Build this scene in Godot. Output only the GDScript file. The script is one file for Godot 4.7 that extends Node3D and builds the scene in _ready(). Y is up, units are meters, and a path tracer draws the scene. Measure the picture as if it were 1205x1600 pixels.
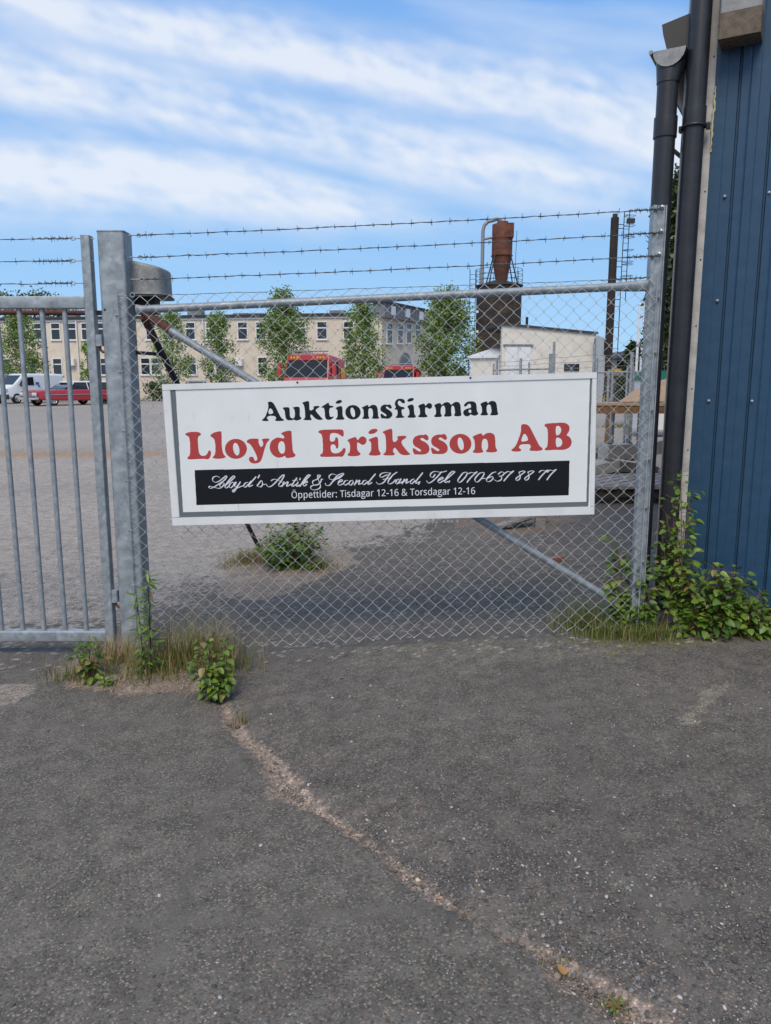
extends Node3D
# A yard behind a chain link fence with an auction sign, a gate leaf, a blue shed corner, weeds and cracked asphalt.
const FOC := 1200.0
const PX0 := 602.5
const PY0 := 800.0
const CAM_H := 1.5
var PITCH := deg_to_rad(9.73)
var rng := RandomNumberGenerator.new()
var M := {}
var used := {}

# ------------------------------------------------------------------ pixel -> direction helpers
func ray(px: float, py: float) -> Vector3:
	var cx := (px - PX0) / FOC
	var cy := (PY0 - py) / FOC
	return Vector3(cx, -sin(PITCH) + cy * cos(PITCH), -cos(PITCH) - cy * sin(PITCH))
func at(px: float, py: float, d: float) -> Vector3:      # the point of that direction d metres ahead
	var r := ray(px, py)
	return Vector3(0, CAM_H, 0) + r * (d / -r.z)
func on_plane(px: float, py: float, p: Vector3, n: Vector3) -> Vector3:
	var r := ray(px, py)
	var o := Vector3(0, CAM_H, 0)
	return o + r * (n.dot(p - o) / n.dot(r))
func on_ground(px: float, py: float) -> Vector3:
	var q := on_plane(px, py, Vector3.ZERO, Vector3.UP)
	for k in 4:
		q = on_plane(px, py, Vector3(0, gh(q.x, q.z), 0), Vector3.UP)
	return q

# ------------------------------------------------------------------ mesh builder
class MB:
	var P := PackedVector3Array()
	var N := PackedVector3Array()
	var C := PackedColorArray()
	var UV := PackedVector2Array()
	var col := Color.WHITE
	var use_c := false
	func tri(a: Vector3, b: Vector3, c: Vector3, na: Vector3, nb: Vector3, nc: Vector3):
		var g := (b - a).cross(c - a)
		if g.dot(na + nb + nc) > 0.0:
			P.append(a); P.append(c); P.append(b)
			N.append(na); N.append(nc); N.append(nb)
		else:
			P.append(a); P.append(b); P.append(c)
			N.append(na); N.append(nb); N.append(nc)
		if use_c:
			C.append(col); C.append(col); C.append(col)
	func quad(a: Vector3, b: Vector3, c: Vector3, d: Vector3, n: Vector3):
		tri(a, b, c, n, n, n); tri(a, c, d, n, n, n)
	func quad_auto(a: Vector3, b: Vector3, c: Vector3, d: Vector3):
		var n := (b - a).cross(c - a).normalized()
		tri(a, b, c, n, n, n); tri(a, c, d, n, n, n)
	func box(c: Vector3, s: Vector3, b := Basis.IDENTITY):
		var h := s * 0.5
		for ax in 3:
			for sg in [-1.0, 1.0]:
				var n := Vector3.ZERO; n[ax] = sg
				var u := Vector3.ZERO; u[(ax + 1) % 3] = h[(ax + 1) % 3]
				var v := Vector3.ZERO; v[(ax + 2) % 3] = h[(ax + 2) % 3]
				var o: Vector3 = n * h[ax]
				quad(c + b * (o - u - v), c + b * (o + u - v), c + b * (o + u + v), c + b * (o - u + v), b * n)
	# box with bevelled edges
	func bbox(c: Vector3, s: Vector3, r: float, b := Basis.IDENTITY):
		var ring := PackedVector2Array()
		var hx := s.x * 0.5
		var hz := s.z * 0.5
		for q in [[hx - r, -hz], [hx, -hz + r], [hx, hz - r], [hx - r, hz], [-hx + r, hz], [-hx, hz - r], [-hx, -hz + r], [-hx + r, -hz]]:
			ring.append(Vector2(q[0], q[1]))
		extrude(ring, Transform3D(b, c - b * Vector3(0, s.y * 0.5, 0)), s.y, false)
	# polygon in the local xz plane pushed up along local y
	func extrude(poly: PackedVector2Array, xf: Transform3D, length: float, smooth: bool, caps := true):
		var n := poly.size()
		var area := 0.0
		for i in n:
			area += poly[i].cross(poly[(i + 1) % n])
		var sg := 1.0 if area > 0.0 else -1.0
		var en := PackedVector3Array()
		for i in n:
			var e := poly[(i + 1) % n] - poly[i]
			en.append(Vector3(e.y, 0, -e.x).normalized() * sg)
		var up := Vector3(0, length, 0)
		for i in n:
			var j := (i + 1) % n
			var a := Vector3(poly[i].x, 0, poly[i].y)
			var b := Vector3(poly[j].x, 0, poly[j].y)
			var na := en[i]
			var nb := en[i]
			if smooth:
				na = (en[i] + en[(i + n - 1) % n]).normalized()
				nb = (en[i] + en[j]).normalized()
			na = (xf.basis * na).normalized(); nb = (xf.basis * nb).normalized()
			tri(xf * a, xf * b, xf * (b + up), na, nb, nb)
			tri(xf * a, xf * (b + up), xf * (a + up), na, nb, na)
		if caps:
			var t := Geometry2D.triangulate_polygon(poly)
			var nu := (xf.basis * Vector3.UP).normalized()
			for k in range(0, t.size(), 3):
				var q := []
				for m in 3:
					var v := poly[t[k + m]]
					q.append(Vector3(v.x, 0, v.y))
				tri(xf * (q[0] + up), xf * (q[1] + up), xf * (q[2] + up), nu, nu, nu)
				tri(xf * q[0], xf * q[1], xf * q[2], -nu, -nu, -nu)
	# rows of points joined into a smooth skin
	func grid(rows: Array, closed: bool, outward := true):
		var nr := rows.size()
		var nc: int = rows[0].size()
		var nn := []
		for i in nr:
			var ctr := Vector3.ZERO
			for q in rows[i]:
				ctr += q
			ctr /= nc
			var line := PackedVector3Array()
			for j in nc:
				var jl := (j + nc - 1) % nc if closed else maxi(j - 1, 0)
				var jr := (j + 1) % nc if closed else mini(j + 1, nc - 1)
				var du: Vector3 = rows[i][jr] - rows[i][jl]
				var dv: Vector3 = rows[mini(i + 1, nr - 1)][j] - rows[maxi(i - 1, 0)][j]
				var n := du.cross(dv)
				if n.length_squared() < 1e-16:
					var i2 := i + 1 if i == 0 else i - 1
					du = rows[i2][jr] - rows[i2][jl]
					n = du.cross(dv)
				n = n.normalized()
				if closed and outward and n.dot(rows[i][j] - ctr) < -1e-7:
					n = -n
				line.append(n)
			nn.append(line)
		var last := nc if closed else nc - 1
		for i in nr - 1:
			for j in last:
				var k := (j + 1) % nc
				tri(rows[i][j], rows[i][k], rows[i + 1][k], nn[i][j], nn[i][k], nn[i + 1][k])
				tri(rows[i][j], rows[i + 1][k], rows[i + 1][j], nn[i][j], nn[i + 1][k], nn[i + 1][j])
	func fan(ring: PackedVector3Array, n: Vector3):
		var c := Vector3.ZERO
		for q in ring:
			c += q
		c /= ring.size()
		for j in ring.size():
			tri(c, ring[j], ring[(j + 1) % ring.size()], n, n, n)
	static func circle(c: Vector3, u: Vector3, v: Vector3, r: float, n: int) -> PackedVector3Array:
		var a := PackedVector3Array()
		for k in n:
			var t := TAU * k / n
			a.append(c + (u * cos(t) + v * sin(t)) * r)
		return a
	static func frame(d: Vector3) -> Array:
		var h := Vector3.UP if absf(d.y) < 0.9 else Vector3.RIGHT
		var u := d.cross(h).normalized()
		return [u, d.cross(u).normalized()]
	func tube(a: Vector3, b: Vector3, r: float, n := 10, r2 := -1.0, caps := true):
		var d := (b - a).normalized()
		var f := frame(d)
		if r2 < 0.0:
			r2 = r
		var ra := circle(a, f[0], f[1], r, n)
		var rb := circle(b, f[0], f[1], r2, n)
		grid([ra, rb], true)
		if caps:
			fan(ra, -d); fan(rb, d)
	func path(pts: Array, rad: Array, n := 6, caps := true):
		var rows := []
		var u := Vector3.ZERO
		for i in pts.size():
			var d: Vector3 = (pts[mini(i + 1, pts.size() - 1)] - pts[maxi(i - 1, 0)]).normalized()
			if i == 0:
				u = frame(d)[0]
			else:
				u = (u - d * u.dot(d)).normalized()
			var v := d.cross(u).normalized()
			rows.append(circle(pts[i], u, v, rad[mini(i, rad.size() - 1)], n))
		grid(rows, true)
		if caps:
			fan(rows[0], (pts[0] - pts[1]).normalized())
			fan(rows[-1], (pts[-1] - pts[-2]).normalized())
	# profile of (radius, height) turned about an axis
	func lathe(prof: Array, c: Vector3, axis: Vector3, n := 20):
		var f := frame(axis)
		var rows := []
		for q in prof:
			rows.append(circle(c + axis * q[1], f[0], f[1], maxf(q[0], 0.0002), n))
		grid(rows, true)
	func mesh(off: Vector3, m: Material) -> ArrayMesh:
		var p := P
		if off != Vector3.ZERO:
			p = PackedVector3Array()
			p.resize(P.size())
			for i in P.size():
				p[i] = P[i] - off
		var arr := []
		arr.resize(Mesh.ARRAY_MAX)
		arr[Mesh.ARRAY_VERTEX] = p
		arr[Mesh.ARRAY_NORMAL] = N
		if use_c:
			arr[Mesh.ARRAY_COLOR] = C
		if UV.size() == P.size():
			arr[Mesh.ARRAY_TEX_UV] = UV
		var am := ArrayMesh.new()
		am.add_surface_from_arrays(Mesh.PRIMITIVE_TRIANGLES, arr)
		am.surface_set_material(0, m)
		return am

# ------------------------------------------------------------------ nodes
func numbered(called: String) -> String:
	if not used.has(called):
		used[called] = 0
		return called
	used[called] += 1
	return "%s_%03d" % [called, used[called]]
func tag(o: Node3D, label := "", category := "", group := "", kind := ""):
	if label: o.set_meta("label", label)
	if category: o.set_meta("category", category)
	if group: o.set_meta("group", group)
	if kind: o.set_meta("kind", kind)
func thing(called: String, where: Vector3, label: String, category: String, group := "") -> Node3D:
	var o := Node3D.new()
	o.name = numbered(called)
	o.position = where
	add_child(o)
	tag(o, label, category, group)
	return o
func origin_of(o: Node) -> Vector3:
	var v := Vector3.ZERO
	while o != null and o != self:
		v += o.position
		o = o.get_parent()
	return v
# points of mb are in the world; parents are not turned
func part(parent: Node, called: String, mb: MB, m: Material, kind := "") -> MeshInstance3D:
	var o := MeshInstance3D.new()
	o.name = called
	o.mesh = mb.mesh(origin_of(parent), m)
	parent.add_child(o, true)
	if kind: o.set_meta("kind", kind)
	return o
# points of mb are in the parent's own axes
func local_part(parent: Node, called: String, mb: MB, m: Material) -> MeshInstance3D:
	var o := MeshInstance3D.new()
	o.name = called
	o.mesh = mb.mesh(Vector3.ZERO, m)
	parent.add_child(o, true)
	return o
func put(parent: Node, called: String, mesh: Mesh, xf: Transform3D, m: Material = null) -> MeshInstance3D:
	var o := MeshInstance3D.new()
	o.name = called
	o.mesh = mesh
	o.transform = xf
	if m: o.material_override = m
	parent.add_child(o, true)
	return o
func rrect(w: float, h: float, r: float, seg := 3) -> PackedVector2Array:
	var a := PackedVector2Array()
	var cs := [Vector2(w / 2 - r, -h / 2 + r), Vector2(w / 2 - r, h / 2 - r), Vector2(-w / 2 + r, h / 2 - r), Vector2(-w / 2 + r, -h / 2 + r)]
	for k in 4:
		for s in seg + 1:
			var t := -PI / 2 + k * PI / 2 + s * PI / 2 / seg
			a.append(cs[k] + Vector2(cos(t), sin(t)) * r)
	return a
func beam_xf(a: Vector3, b: Vector3, side := Vector3.FORWARD) -> Transform3D:   # local y runs from a to b
	var y := (b - a).normalized()
	var x := y.cross(side).normalized()
	return Transform3D(Basis(x, y, x.cross(y)), a)

# ------------------------------------------------------------------ materials
func lin(r: float, g: float, b: float) -> Color:
	return Color(r, g, b).linear_to_srgb()
func noise(seed_: int, freq: float, type := FastNoiseLite.TYPE_SIMPLEX_SMOOTH, oct := 3) -> FastNoiseLite:
	var n := FastNoiseLite.new()
	n.seed = seed_
	n.noise_type = type
	n.frequency = freq
	n.fractal_octaves = oct
	n.fractal_type = FastNoiseLite.FRACTAL_FBM if oct > 1 else FastNoiseLite.FRACTAL_NONE
	return n
# two layers of noise looked up in a ramp of linear colours
func noise_tex(size: int, n1: FastNoiseLite, n2: FastNoiseLite, w2: float, stops: Array) -> ImageTexture:
	var a := n1.get_seamless_image(size, size).get_data()
	var b := n2.get_seamless_image(size, size).get_data()
	var lut := PackedByteArray()
	var g := Gradient.new()
	var offs := PackedFloat32Array()
	var cols := PackedColorArray()
	for s in stops:
		offs.append(s[0])
		cols.append(Color(s[1], s[2], s[3]))
	g.offsets = offs
	g.colors = cols
	for k in 256:
		var c := g.sample(k / 255.0).linear_to_srgb()
		lut.append(int(c.r * 255)); lut.append(int(c.g * 255)); lut.append(int(c.b * 255))
	var out := PackedByteArray()
	out.resize(size * size * 3)
	for i in size * size:
		var k := int(a[i] * (1.0 - w2) + b[i] * w2) * 3
		out[i * 3] = lut[k]; out[i * 3 + 1] = lut[k + 1]; out[i * 3 + 2] = lut[k + 2]
	var img := Image.create_from_data(size, size, false, Image.FORMAT_RGB8, out)
	img.generate_mipmaps()
	return ImageTexture.create_from_image(img)
func plain(c: Color, rough := 0.6, metal := 0.0) -> StandardMaterial3D:
	var m := StandardMaterial3D.new()
	m.albedo_color = c
	m.roughness = rough
	m.metallic = metal
	return m
func textured(t: Texture2D, metres: float, rough := 0.7, metal := 0.0, world := true) -> StandardMaterial3D:
	var m := plain(Color.WHITE, rough, metal)
	m.albedo_texture = t
	m.uv1_triplanar = true
	m.uv1_world_triplanar = world
	m.uv1_scale = Vector3.ONE / metres
	return m
func leafy(c: Color) -> StandardMaterial3D:
	var m := plain(c, 0.45)
	m.backlight_enabled = true
	m.backlight = Color(c.r * 0.6, c.g * 0.6, c.b * 0.3)
	m.cull_mode = BaseMaterial3D.CULL_DISABLED
	return m
func make_materials():
	var V := FastNoiseLite.TYPE_CELLULAR
	var S := FastNoiseLite.TYPE_SIMPLEX_SMOOTH
	var sp := noise(3, 0.045, V, 1)
	sp.cellular_return_type = FastNoiseLite.RETURN_CELL_VALUE
	M.galv = textured(noise_tex(512, noise(1, 0.012, S, 4), sp, 0.35, [[0.0, .19, .215, .235], [.45, .31, .345, .37], [.7, .38, .415, .44], [1.0, .52, .55, .57]]), 0.5, 0.5, 0.35)
	M.galv_old = textured(noise_tex(512, noise(5, 0.012, S, 5), noise(6, 0.05, S, 3), 0.4, [[0.0, .13, .12, .11], [.4, .24, .24, .235], [.6, .30, .31, .31], [1.0, .42, .43, .43]]), 0.45, 0.6, 0.25)
	M.wire = plain(lin(.56, .57, .56), 0.5, 0.3)
	M.barb = plain(lin(.10, .105, .11), 0.6, 0.4)
	M.rust = textured(noise_tex(512, noise(8, 0.012, S, 5), noise(9, 0.06, S, 3), 0.4, [[0.0, .035, .018, .014], [.4, .10, .037, .024], [.6, .16, .055, .032], [1.0, .27, .11, .06]]), 5.0, 0.85)
	M.rust_fine = textured(noise_tex(512, noise(18, 0.02, S, 5), noise(19, 0.07, S, 3), 0.4, [[0.0, .04, .02, .016], [.4, .10, .04, .028], [.6, .15, .06, .04], [1.0, .22, .12, .08]]), 0.3, 0.8)
	M.silo = textured(noise_tex(512, noise(28, 0.010, S, 5), noise(29, 0.05, S, 3), 0.35, [[0.0, .010, .009, .010], [.45, .028, .021, .018], [.62, .055, .036, .024], [1.0, .13, .08, .04]]), 5.0, 0.8)
	M.sooty = textured(noise_tex(256, noise(38, 0.012, S, 5), noise(39, 0.06, S, 3), 0.35, [[0.0, .012, .010, .009], [.5, .026, .019, .016], [1.0, .07, .042, .03]]), 2.0, 0.85)
	M.dark_steel = plain(lin(.03, .032, .035), 0.55, 0.2)
	M.black = plain(lin(.012, .012, .013), 0.6)
	M.pipe = textured(noise_tex(256, noise(31, 0.02, S, 4), noise(32, 0.09, S, 2), 0.3, [[0.0, .014, .015, .018], [.5, .021, .022, .027], [1.0, .034, .035, .04]]), 0.8, 0.42)
	var bl := noise(41, 0.02, S, 4)
	M.blue = textured(noise_tex(512, bl, noise(42, 0.09, S, 3), 0.35, [[0.0, .014, .049, .098], [.45, .019, .062, .122], [.65, .022, .069, .132], [1.0, .035, .084, .146]]), 1.1, 0.45)
	M.trim = textured(noise_tex(512, noise(51, 0.015, S, 5), noise(52, 0.08, S, 3), 0.35, [[0.0, .26, .24, .22], [.4, .46, .44, .42], [.6, .52, .51, .49], [1.0, .60, .59, .57]]), 0.7, 0.7)
	M.vent = textured(noise_tex(512, noise(55, 0.012, S, 5), noise(56, 0.05, S, 3), 0.35, [[0.0, .16, .15, .14], [.5, .28, .28, .28], [1.0, .36, .36, .36]]), 0.6, 0.65)
	M.vent_wood = textured(noise_tex(512, noise(57, 0.014, S, 5), noise(58, 0.05, S, 3), 0.35, [[0.0, .05, .037, .025], [.5, .14, .11, .08], [1.0, .24, .2, .16]]), 0.4, 0.85)
	M.eave = plain(lin(.06, .055, .05), 0.7)
	M.foam = plain(lin(.5, .47, .3), 0.9)
	M.white_paint = textured(noise_tex(512, noise(61, 0.010, S, 4), noise(62, 0.1, S, 2), 0.25, [[0.0, .64, .65, .65], [.5, .74, .75, .75], [1.0, .79, .80, .80]]), 0.9, 0.4)
	M.stucco = textured(noise_tex(512, noise(71, 0.012, S, 5), noise(72, 0.12, S, 2), 0.3, [[0.0, .54, .45, .36], [.5, .67, .58, .475], [1.0, .73, .64, .53]]), 6.0, 0.9)
	M.cream = textured(noise_tex(512, noise(73, 0.012, S, 5), noise(74, 0.12, S, 2), 0.3, [[0.0, .58, .54, .47], [.5, .71, .67, .60], [1.0, .77, .73, .66]]), 5.0, 0.9)
	M.grey_clad = textured(noise_tex(256, noise(75, 0.012, S, 5), noise(76, 0.12, S, 2), 0.3, [[0.0, .10, .11, .12], [.5, .17, .18, .20], [1.0, .24, .25, .27]]), 4.0, 0.6)
	M.roof_dark = plain(lin(.05, .05, .055), 0.8)
	M.frame_white = plain(lin(.72, .73, .74), 0.5)
	M.glass = plain(lin(.025, .032, .04), 0.06)
	M.car_glass = plain(lin(.015, .018, .02), 0.05)
	M.red_paint = plain(lin(.42, .008, .018), 0.25)
	M.red_paint.clearcoat_enabled = true
	M.red_truck = plain(lin(.42, .016, .018), 0.3)
	M.red_truck.clearcoat_enabled = true
	M.white_car = plain(lin(.72, .73, .74), 0.3)
	M.white_car.clearcoat_enabled = true
	M.silver = plain(lin(.40, .41, .42), 0.3, 0.4)
	M.chrome = plain(lin(.62, .62, .63), 0.25, 0.75)
	M.tyre = plain(lin(.018, .018, .018), 0.85)
	M.bumper = plain(lin(.03, .031, .033), 0.6)
	M.yellow = plain(lin(.62, .36, .02), 0.5)
	M.lamp_glass = plain(lin(.6, .6, .58), 0.15)
	M.blue_print = plain(lin(.03, .12, .42), 0.5)
	M.green_paint = plain(lin(.02, .17, .12), 0.5)
	M.wood_old = textured(noise_tex(512, noise(81, 0.01, S, 5), noise(82, 0.08, S, 3), 0.45, [[0.0, .09, .08, .075], [.45, .22, .205, .195], [.6, .29, .275, .26], [1.0, .40, .38, .36]]), 0.5, 0.9)
	M.wood_old.uv1_scale = Vector3(1.2, 8, 1.2)
	M.wood_dark = textured(noise_tex(256, noise(181, 0.01, S, 5), noise(182, 0.08, S, 3), 0.45, [[0.0, .03, .027, .024], [.5, .09, .082, .075], [1.0, .18, .17, .16]]), 0.5, 0.9)
	M.wood_brown = textured(noise_tex(512, noise(83, 0.01, S, 5), noise(84, 0.08, S, 3), 0.45, [[0.0, .06, .03, .014], [.5, .18, .095, .045], [1.0, .30, .18, .10]]), 0.6, 0.8)
	M.ply = textured(noise_tex(512, noise(85, 0.01, S, 5), noise(86, 0.08, S, 3), 0.45, [[0.0, .22, .14, .09], [.5, .36, .25, .17], [1.0, .46, .34, .25]]), 0.8, 0.8)
	M.concrete = textured(noise_tex(512, noise(87, 0.012, S, 5), noise(88, 0.1, S, 3), 0.4, [[0.0, .16, .155, .15], [.5, .30, .295, .285], [1.0, .42, .41, .40]]), 0.7, 0.9)
	M.brick = plain(lin(.24, .10, .07), 0.9)
	M.bark = textured(noise_tex(256, noise(91, 0.03, S, 4), noise(92, 0.1, S, 3), 0.4, [[0.0, .03, .025, .02], [.5, .16, .14, .12], [1.0, .38, .36, .33]]), 0.6, 0.9)
	M.bark_dark = plain(lin(.045, .033, .024), 0.9)
	M.leaf = []
	for c in [[.115, .190, .022], [.080, .148, .019], [.155, .225, .028], [.050, .100, .015], [.18, .15, .04]]:
		M.leaf.append(leafy(lin(c[0], c[1], c[2])))
	M.foliage = leafy(Color.WHITE)
	M.foliage.vertex_color_use_as_albedo = true
	M.foliage.backlight = lin(.09, .12, .02)
	M.grass = leafy(Color.WHITE)
	M.grass.vertex_color_use_as_albedo = true
	M.grass.backlight = lin(.05, .06, .012)
	M.stone = plain(Color.WHITE, 0.85)
	M.stone.vertex_color_use_as_albedo = true

func _ready():
	rng.seed = 20240611
	# ---- camera
	var cam := Camera3D.new()
	cam.name = "camera"
	cam.position = Vector3(0, CAM_H, 0)
	cam.rotation = Vector3(-PITCH, 0, 0)
	cam.fov = rad_to_deg(2.0 * atan(PY0 / FOC))
	cam.near = 0.05
	cam.far = 1500.0
	add_child(cam)
	cam.current = true
	# ---- sky, sun and exposure
	var env := Environment.new()
	env.background_mode = Environment.BG_SKY
	env.tonemap_mode = Environment.TONE_MAPPER_LINEAR
	env.tonemap_exposure = 1.0
	env.background_energy_multiplier = 1.0
	env.sdfgi_enabled = true
	env.ssao_enabled = true
	env.ssil_enabled = true
	var sky := Sky.new()
	var pano := PanoramaSkyMaterial.new()
	pano.panorama = make_sky()
	sky.sky_material = pano
	env.sky = sky
	var we := WorldEnvironment.new()
	we.name = "world_environment"
	we.environment = env
	add_child(we)
	var sun := DirectionalLight3D.new()
	sun.name = "sun"
	sun.light_energy = 0.8
	sun.light_color = Color(1.0, 0.945, 0.86)
	sun.light_angular_distance = 28.0
	sun.shadow_enabled = true
	add_child(sun)
	sun.look_at_from_position(Vector3(-0.20, 1.0, 0.80) * 20.0, Vector3.ZERO)
	# ---- setting, then things from large to small
	make_materials()
	make_ground()
	blue_shed()
	beige_building()
	white_workshop()
	silo()
	chimney()
	far_things()
	trees()
	vehicles()
	yard_right()
	fence()
	gate()
	sign_board()
	weeds()
	gravel()

# ------------------------------------------------------------------ sky: blue air with long streaks of thin cloud
func band_at(pts: Array, az: float) -> Vector2:      # centre height and half width of a cloud band at an azimuth
	if az <= pts[0][0]:
		return Vector2(pts[0][1] + (pts[0][0] - az) * 0.10, pts[0][2])
	for k in pts.size() - 1:
		if az <= pts[k + 1][0]:
			var t: float = (az - pts[k][0]) / (pts[k + 1][0] - pts[k][0])
			return Vector2(lerpf(pts[k][1], pts[k + 1][1], t), lerpf(pts[k][2], pts[k + 1][2], t))
	return Vector2(pts[-1][1] - (az - pts[-1][0]) * 0.10, pts[-1][2])
func make_sky() -> ImageTexture:
	var w := 2048
	var h := 1024
	var img := Image.create(w, h, false, Image.FORMAT_RGBF)
	img.fill(Color(.20, .19, .18))
	var n1 := noise(11, 1.0, FastNoiseLite.TYPE_SIMPLEX_SMOOTH, 5)
	var n2 := noise(12, 1.0, FastNoiseLite.TYPE_SIMPLEX_SMOOTH, 4)
	var bands := [[[-26.6, 22.1, 0.7], [-20.9, 22.2, 0.9], [-13.0, 21.8, 1.1], [-8.8, 21.5, 1.4], [-2.3, 20.9, 1.3], [4.3, 19.8, 1.4], [10.8, 18.7, 1.6], [17.2, 16.5, 2.0], [25.1, 13.5, 1.7]],
		[[-27.0, 18.3, 1.2], [-24.9, 18.4, 1.3], [-17.3, 18.3, 1.4], [-8.9, 17.3, 1.4], [-0.1, 16.1, 1.4], [8.8, 14.4, 1.3], [17.4, 12.6, 0.7], [25.3, 10.8, 0.4]],
		[[-27.5, 12.8, 1.9], [-25.3, 13.0, 1.9], [-17.6, 13.4, 1.8], [-9.1, 13.1, 1.4], [-2.4, 12.2, 0.9], [4.4, 11.1, 0.4], [13.3, 9.5, 0.2]]]
	for y in h / 2:
		var el := (0.5 - (y + 0.5) / h) * 180.0
		var s := sin(deg_to_rad(el))
		var t := pow(1.0 - s, 3.2)
		var blue := Color(lerpf(.15, .45, t), lerpf(.375, .74, t), lerpf(.84, 1.02, t))
		for x in w:
			var az := wrapf((x + 0.5) / w * 360.0, -180.0, 180.0)     # the first column looks along -z
			# streaks follow one wind: stretched noise on a cloud sheet high above
			var r := deg_to_rad(az)
			var k := 1.0 / (s + 0.12)
			var gx := sin(r) * k
			var gz := cos(r) * k
			var along := gx * 0.93 + gz * 0.37
			var across := -gx * 0.37 + gz * 0.93
			var f := n1.get_noise_2d(along * 0.55, across * 1.7)
			var fine := n2.get_noise_2d(along * 2.1 + 40.0, across * 5.2)
			var wob := n2.get_noise_2d(az * 0.045, el * 0.10) * 0.55 + fine * 0.3
			var d := 0.0
			if absf(az) < 50.0:
				var fade := clampf((50.0 - absf(az)) / 18.0, 0.0, 1.0)
				for b in bands.size():
					var bc := band_at(bands[b], az)
					var e := (el + wob * 0.7 - bc.x) / (bc.y * 1.22)
					if e > -2.2 and e < 2.2:
						# long filaments drawn out along the band, with a fine ripple in them
						var fil := n1.get_noise_2d(az * 0.022 + b * 7.0, (el - bc.x) * 0.42 + b * 11.0)
						var rip := n2.get_noise_2d(az * 0.22 + el * 0.05, (el - bc.x) * 0.85 + az * 0.06)
						var puff := n2.get_noise_2d(az * 0.55 + el * 0.2 + b * 5.0, el * 0.8 + az * 0.1)
						var v := exp(-pow(absf(e), 2.2) * (0.95 if e > 0.0 else 0.62)) * smoothstep(0.2, 1.1, bc.y)
						d = maxf(d, v * fade * (0.84 + 0.45 * fil + 0.42 * rip + 0.22 * puff))
				d = d + clampf(n1.get_noise_2d(az * 0.03 + 3.0, (el + az * 0.16) * 0.22) * 0.6 + 0.02, 0.0, 0.4) * fade * smoothstep(6.0, 14.0, el)
				if fade < 1.0:
					d = maxf(d, (1.0 - fade) * clampf(f * 1.5 + fine * 0.35 + 0.40, 0.0, 1.0))
			else:
				d = clampf(f * 1.5 + fine * 0.35 + 0.40, 0.0, 1.0)
			d = clampf(d, 0.0, 1.0) * 0.84
			img.set_pixel(x, y, Color(lerpf(blue.r, .86, d), lerpf(blue.g, .90, d), lerpf(blue.b, .97, d)))
	return ImageTexture.create_from_image(img)

# ------------------------------------------------------------------ ground
var crack_px := [[330, 1080], [350, 1105], [375, 1150], [425, 1190], [450, 1238], [520, 1280], [590, 1330], [650, 1380], [700, 1415], [760, 1450], [830, 1482], [880, 1520], [960, 1572], [1075, 1640], [1200, 1720]]
var crack_w := [0.02, 0.025, 0.04, 0.03, 0.075, 0.026, 0.016, 0.02, 0.014, 0.018, 0.026, 0.045, 0.06, 0.06, 0.06]
var crack := []
var isle := PackedVector2Array()
var bush_isle := PackedVector2Array()
var patch_edge := []
func gh(x: float, z: float) -> float:      # broad lie of the land: rises towards the shed
	var f := 1.0 - smoothstep(6.0, 15.0, -z)
	return clampf(0.05 * x, -0.07, 0.11) * f
func to_xz(list: Array) -> PackedVector2Array:
	var a := PackedVector2Array()
	for q in list:
		var g := on_ground(q[0], q[1])
		a.append(Vector2(g.x, g.z))
	return a
func crack_side(p: Vector2) -> Vector3:    # distance to the crack, side, half width there
	var best := 1e9
	var side := 1.0
	var w := 0.03
	for k in crack.size() - 1:
		var a: Vector2 = crack[k]
		var b: Vector2 = crack[k + 1]
		var ab := b - a
		var t := clampf((p - a).dot(ab) / ab.length_squared(), 0.0, 1.0)
		var d := p.distance_to(a + ab * t)
		if d < best:
			best = d
			side = signf(ab.cross(p - a))
			w = lerpf(crack_w[k], crack_w[k + 1], t)
	return Vector3(best, side, w)
func poly_dist(p: Vector2, poly: PackedVector2Array) -> float:   # negative inside
	var best := 1e9
	var n := poly.size()
	for k in n:
		best = minf(best, p.distance_to(Geometry2D.get_closest_point_to_segment(p, poly[k], poly[(k + 1) % n])))
	return -best if Geometry2D.is_point_in_polygon(p, poly) else best
func axis_steps(lo: float, hi: float, step: float, far_lo: float, far_hi: float) -> PackedFloat32Array:
	var a := PackedFloat32Array()
	var left := []
	var v := lo
	var s := step
	while v > far_lo:
		s *= 1.13
		v -= s
		left.append(v)
	left.reverse()
	for q in left:
		a.append(q)
	v = lo
	while v < hi:
		a.append(v)
		v += step
	s = step
	while v < far_hi:
		a.append(v)
		s *= 1.13
		v += s
	a.append(v)
	return a
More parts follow.
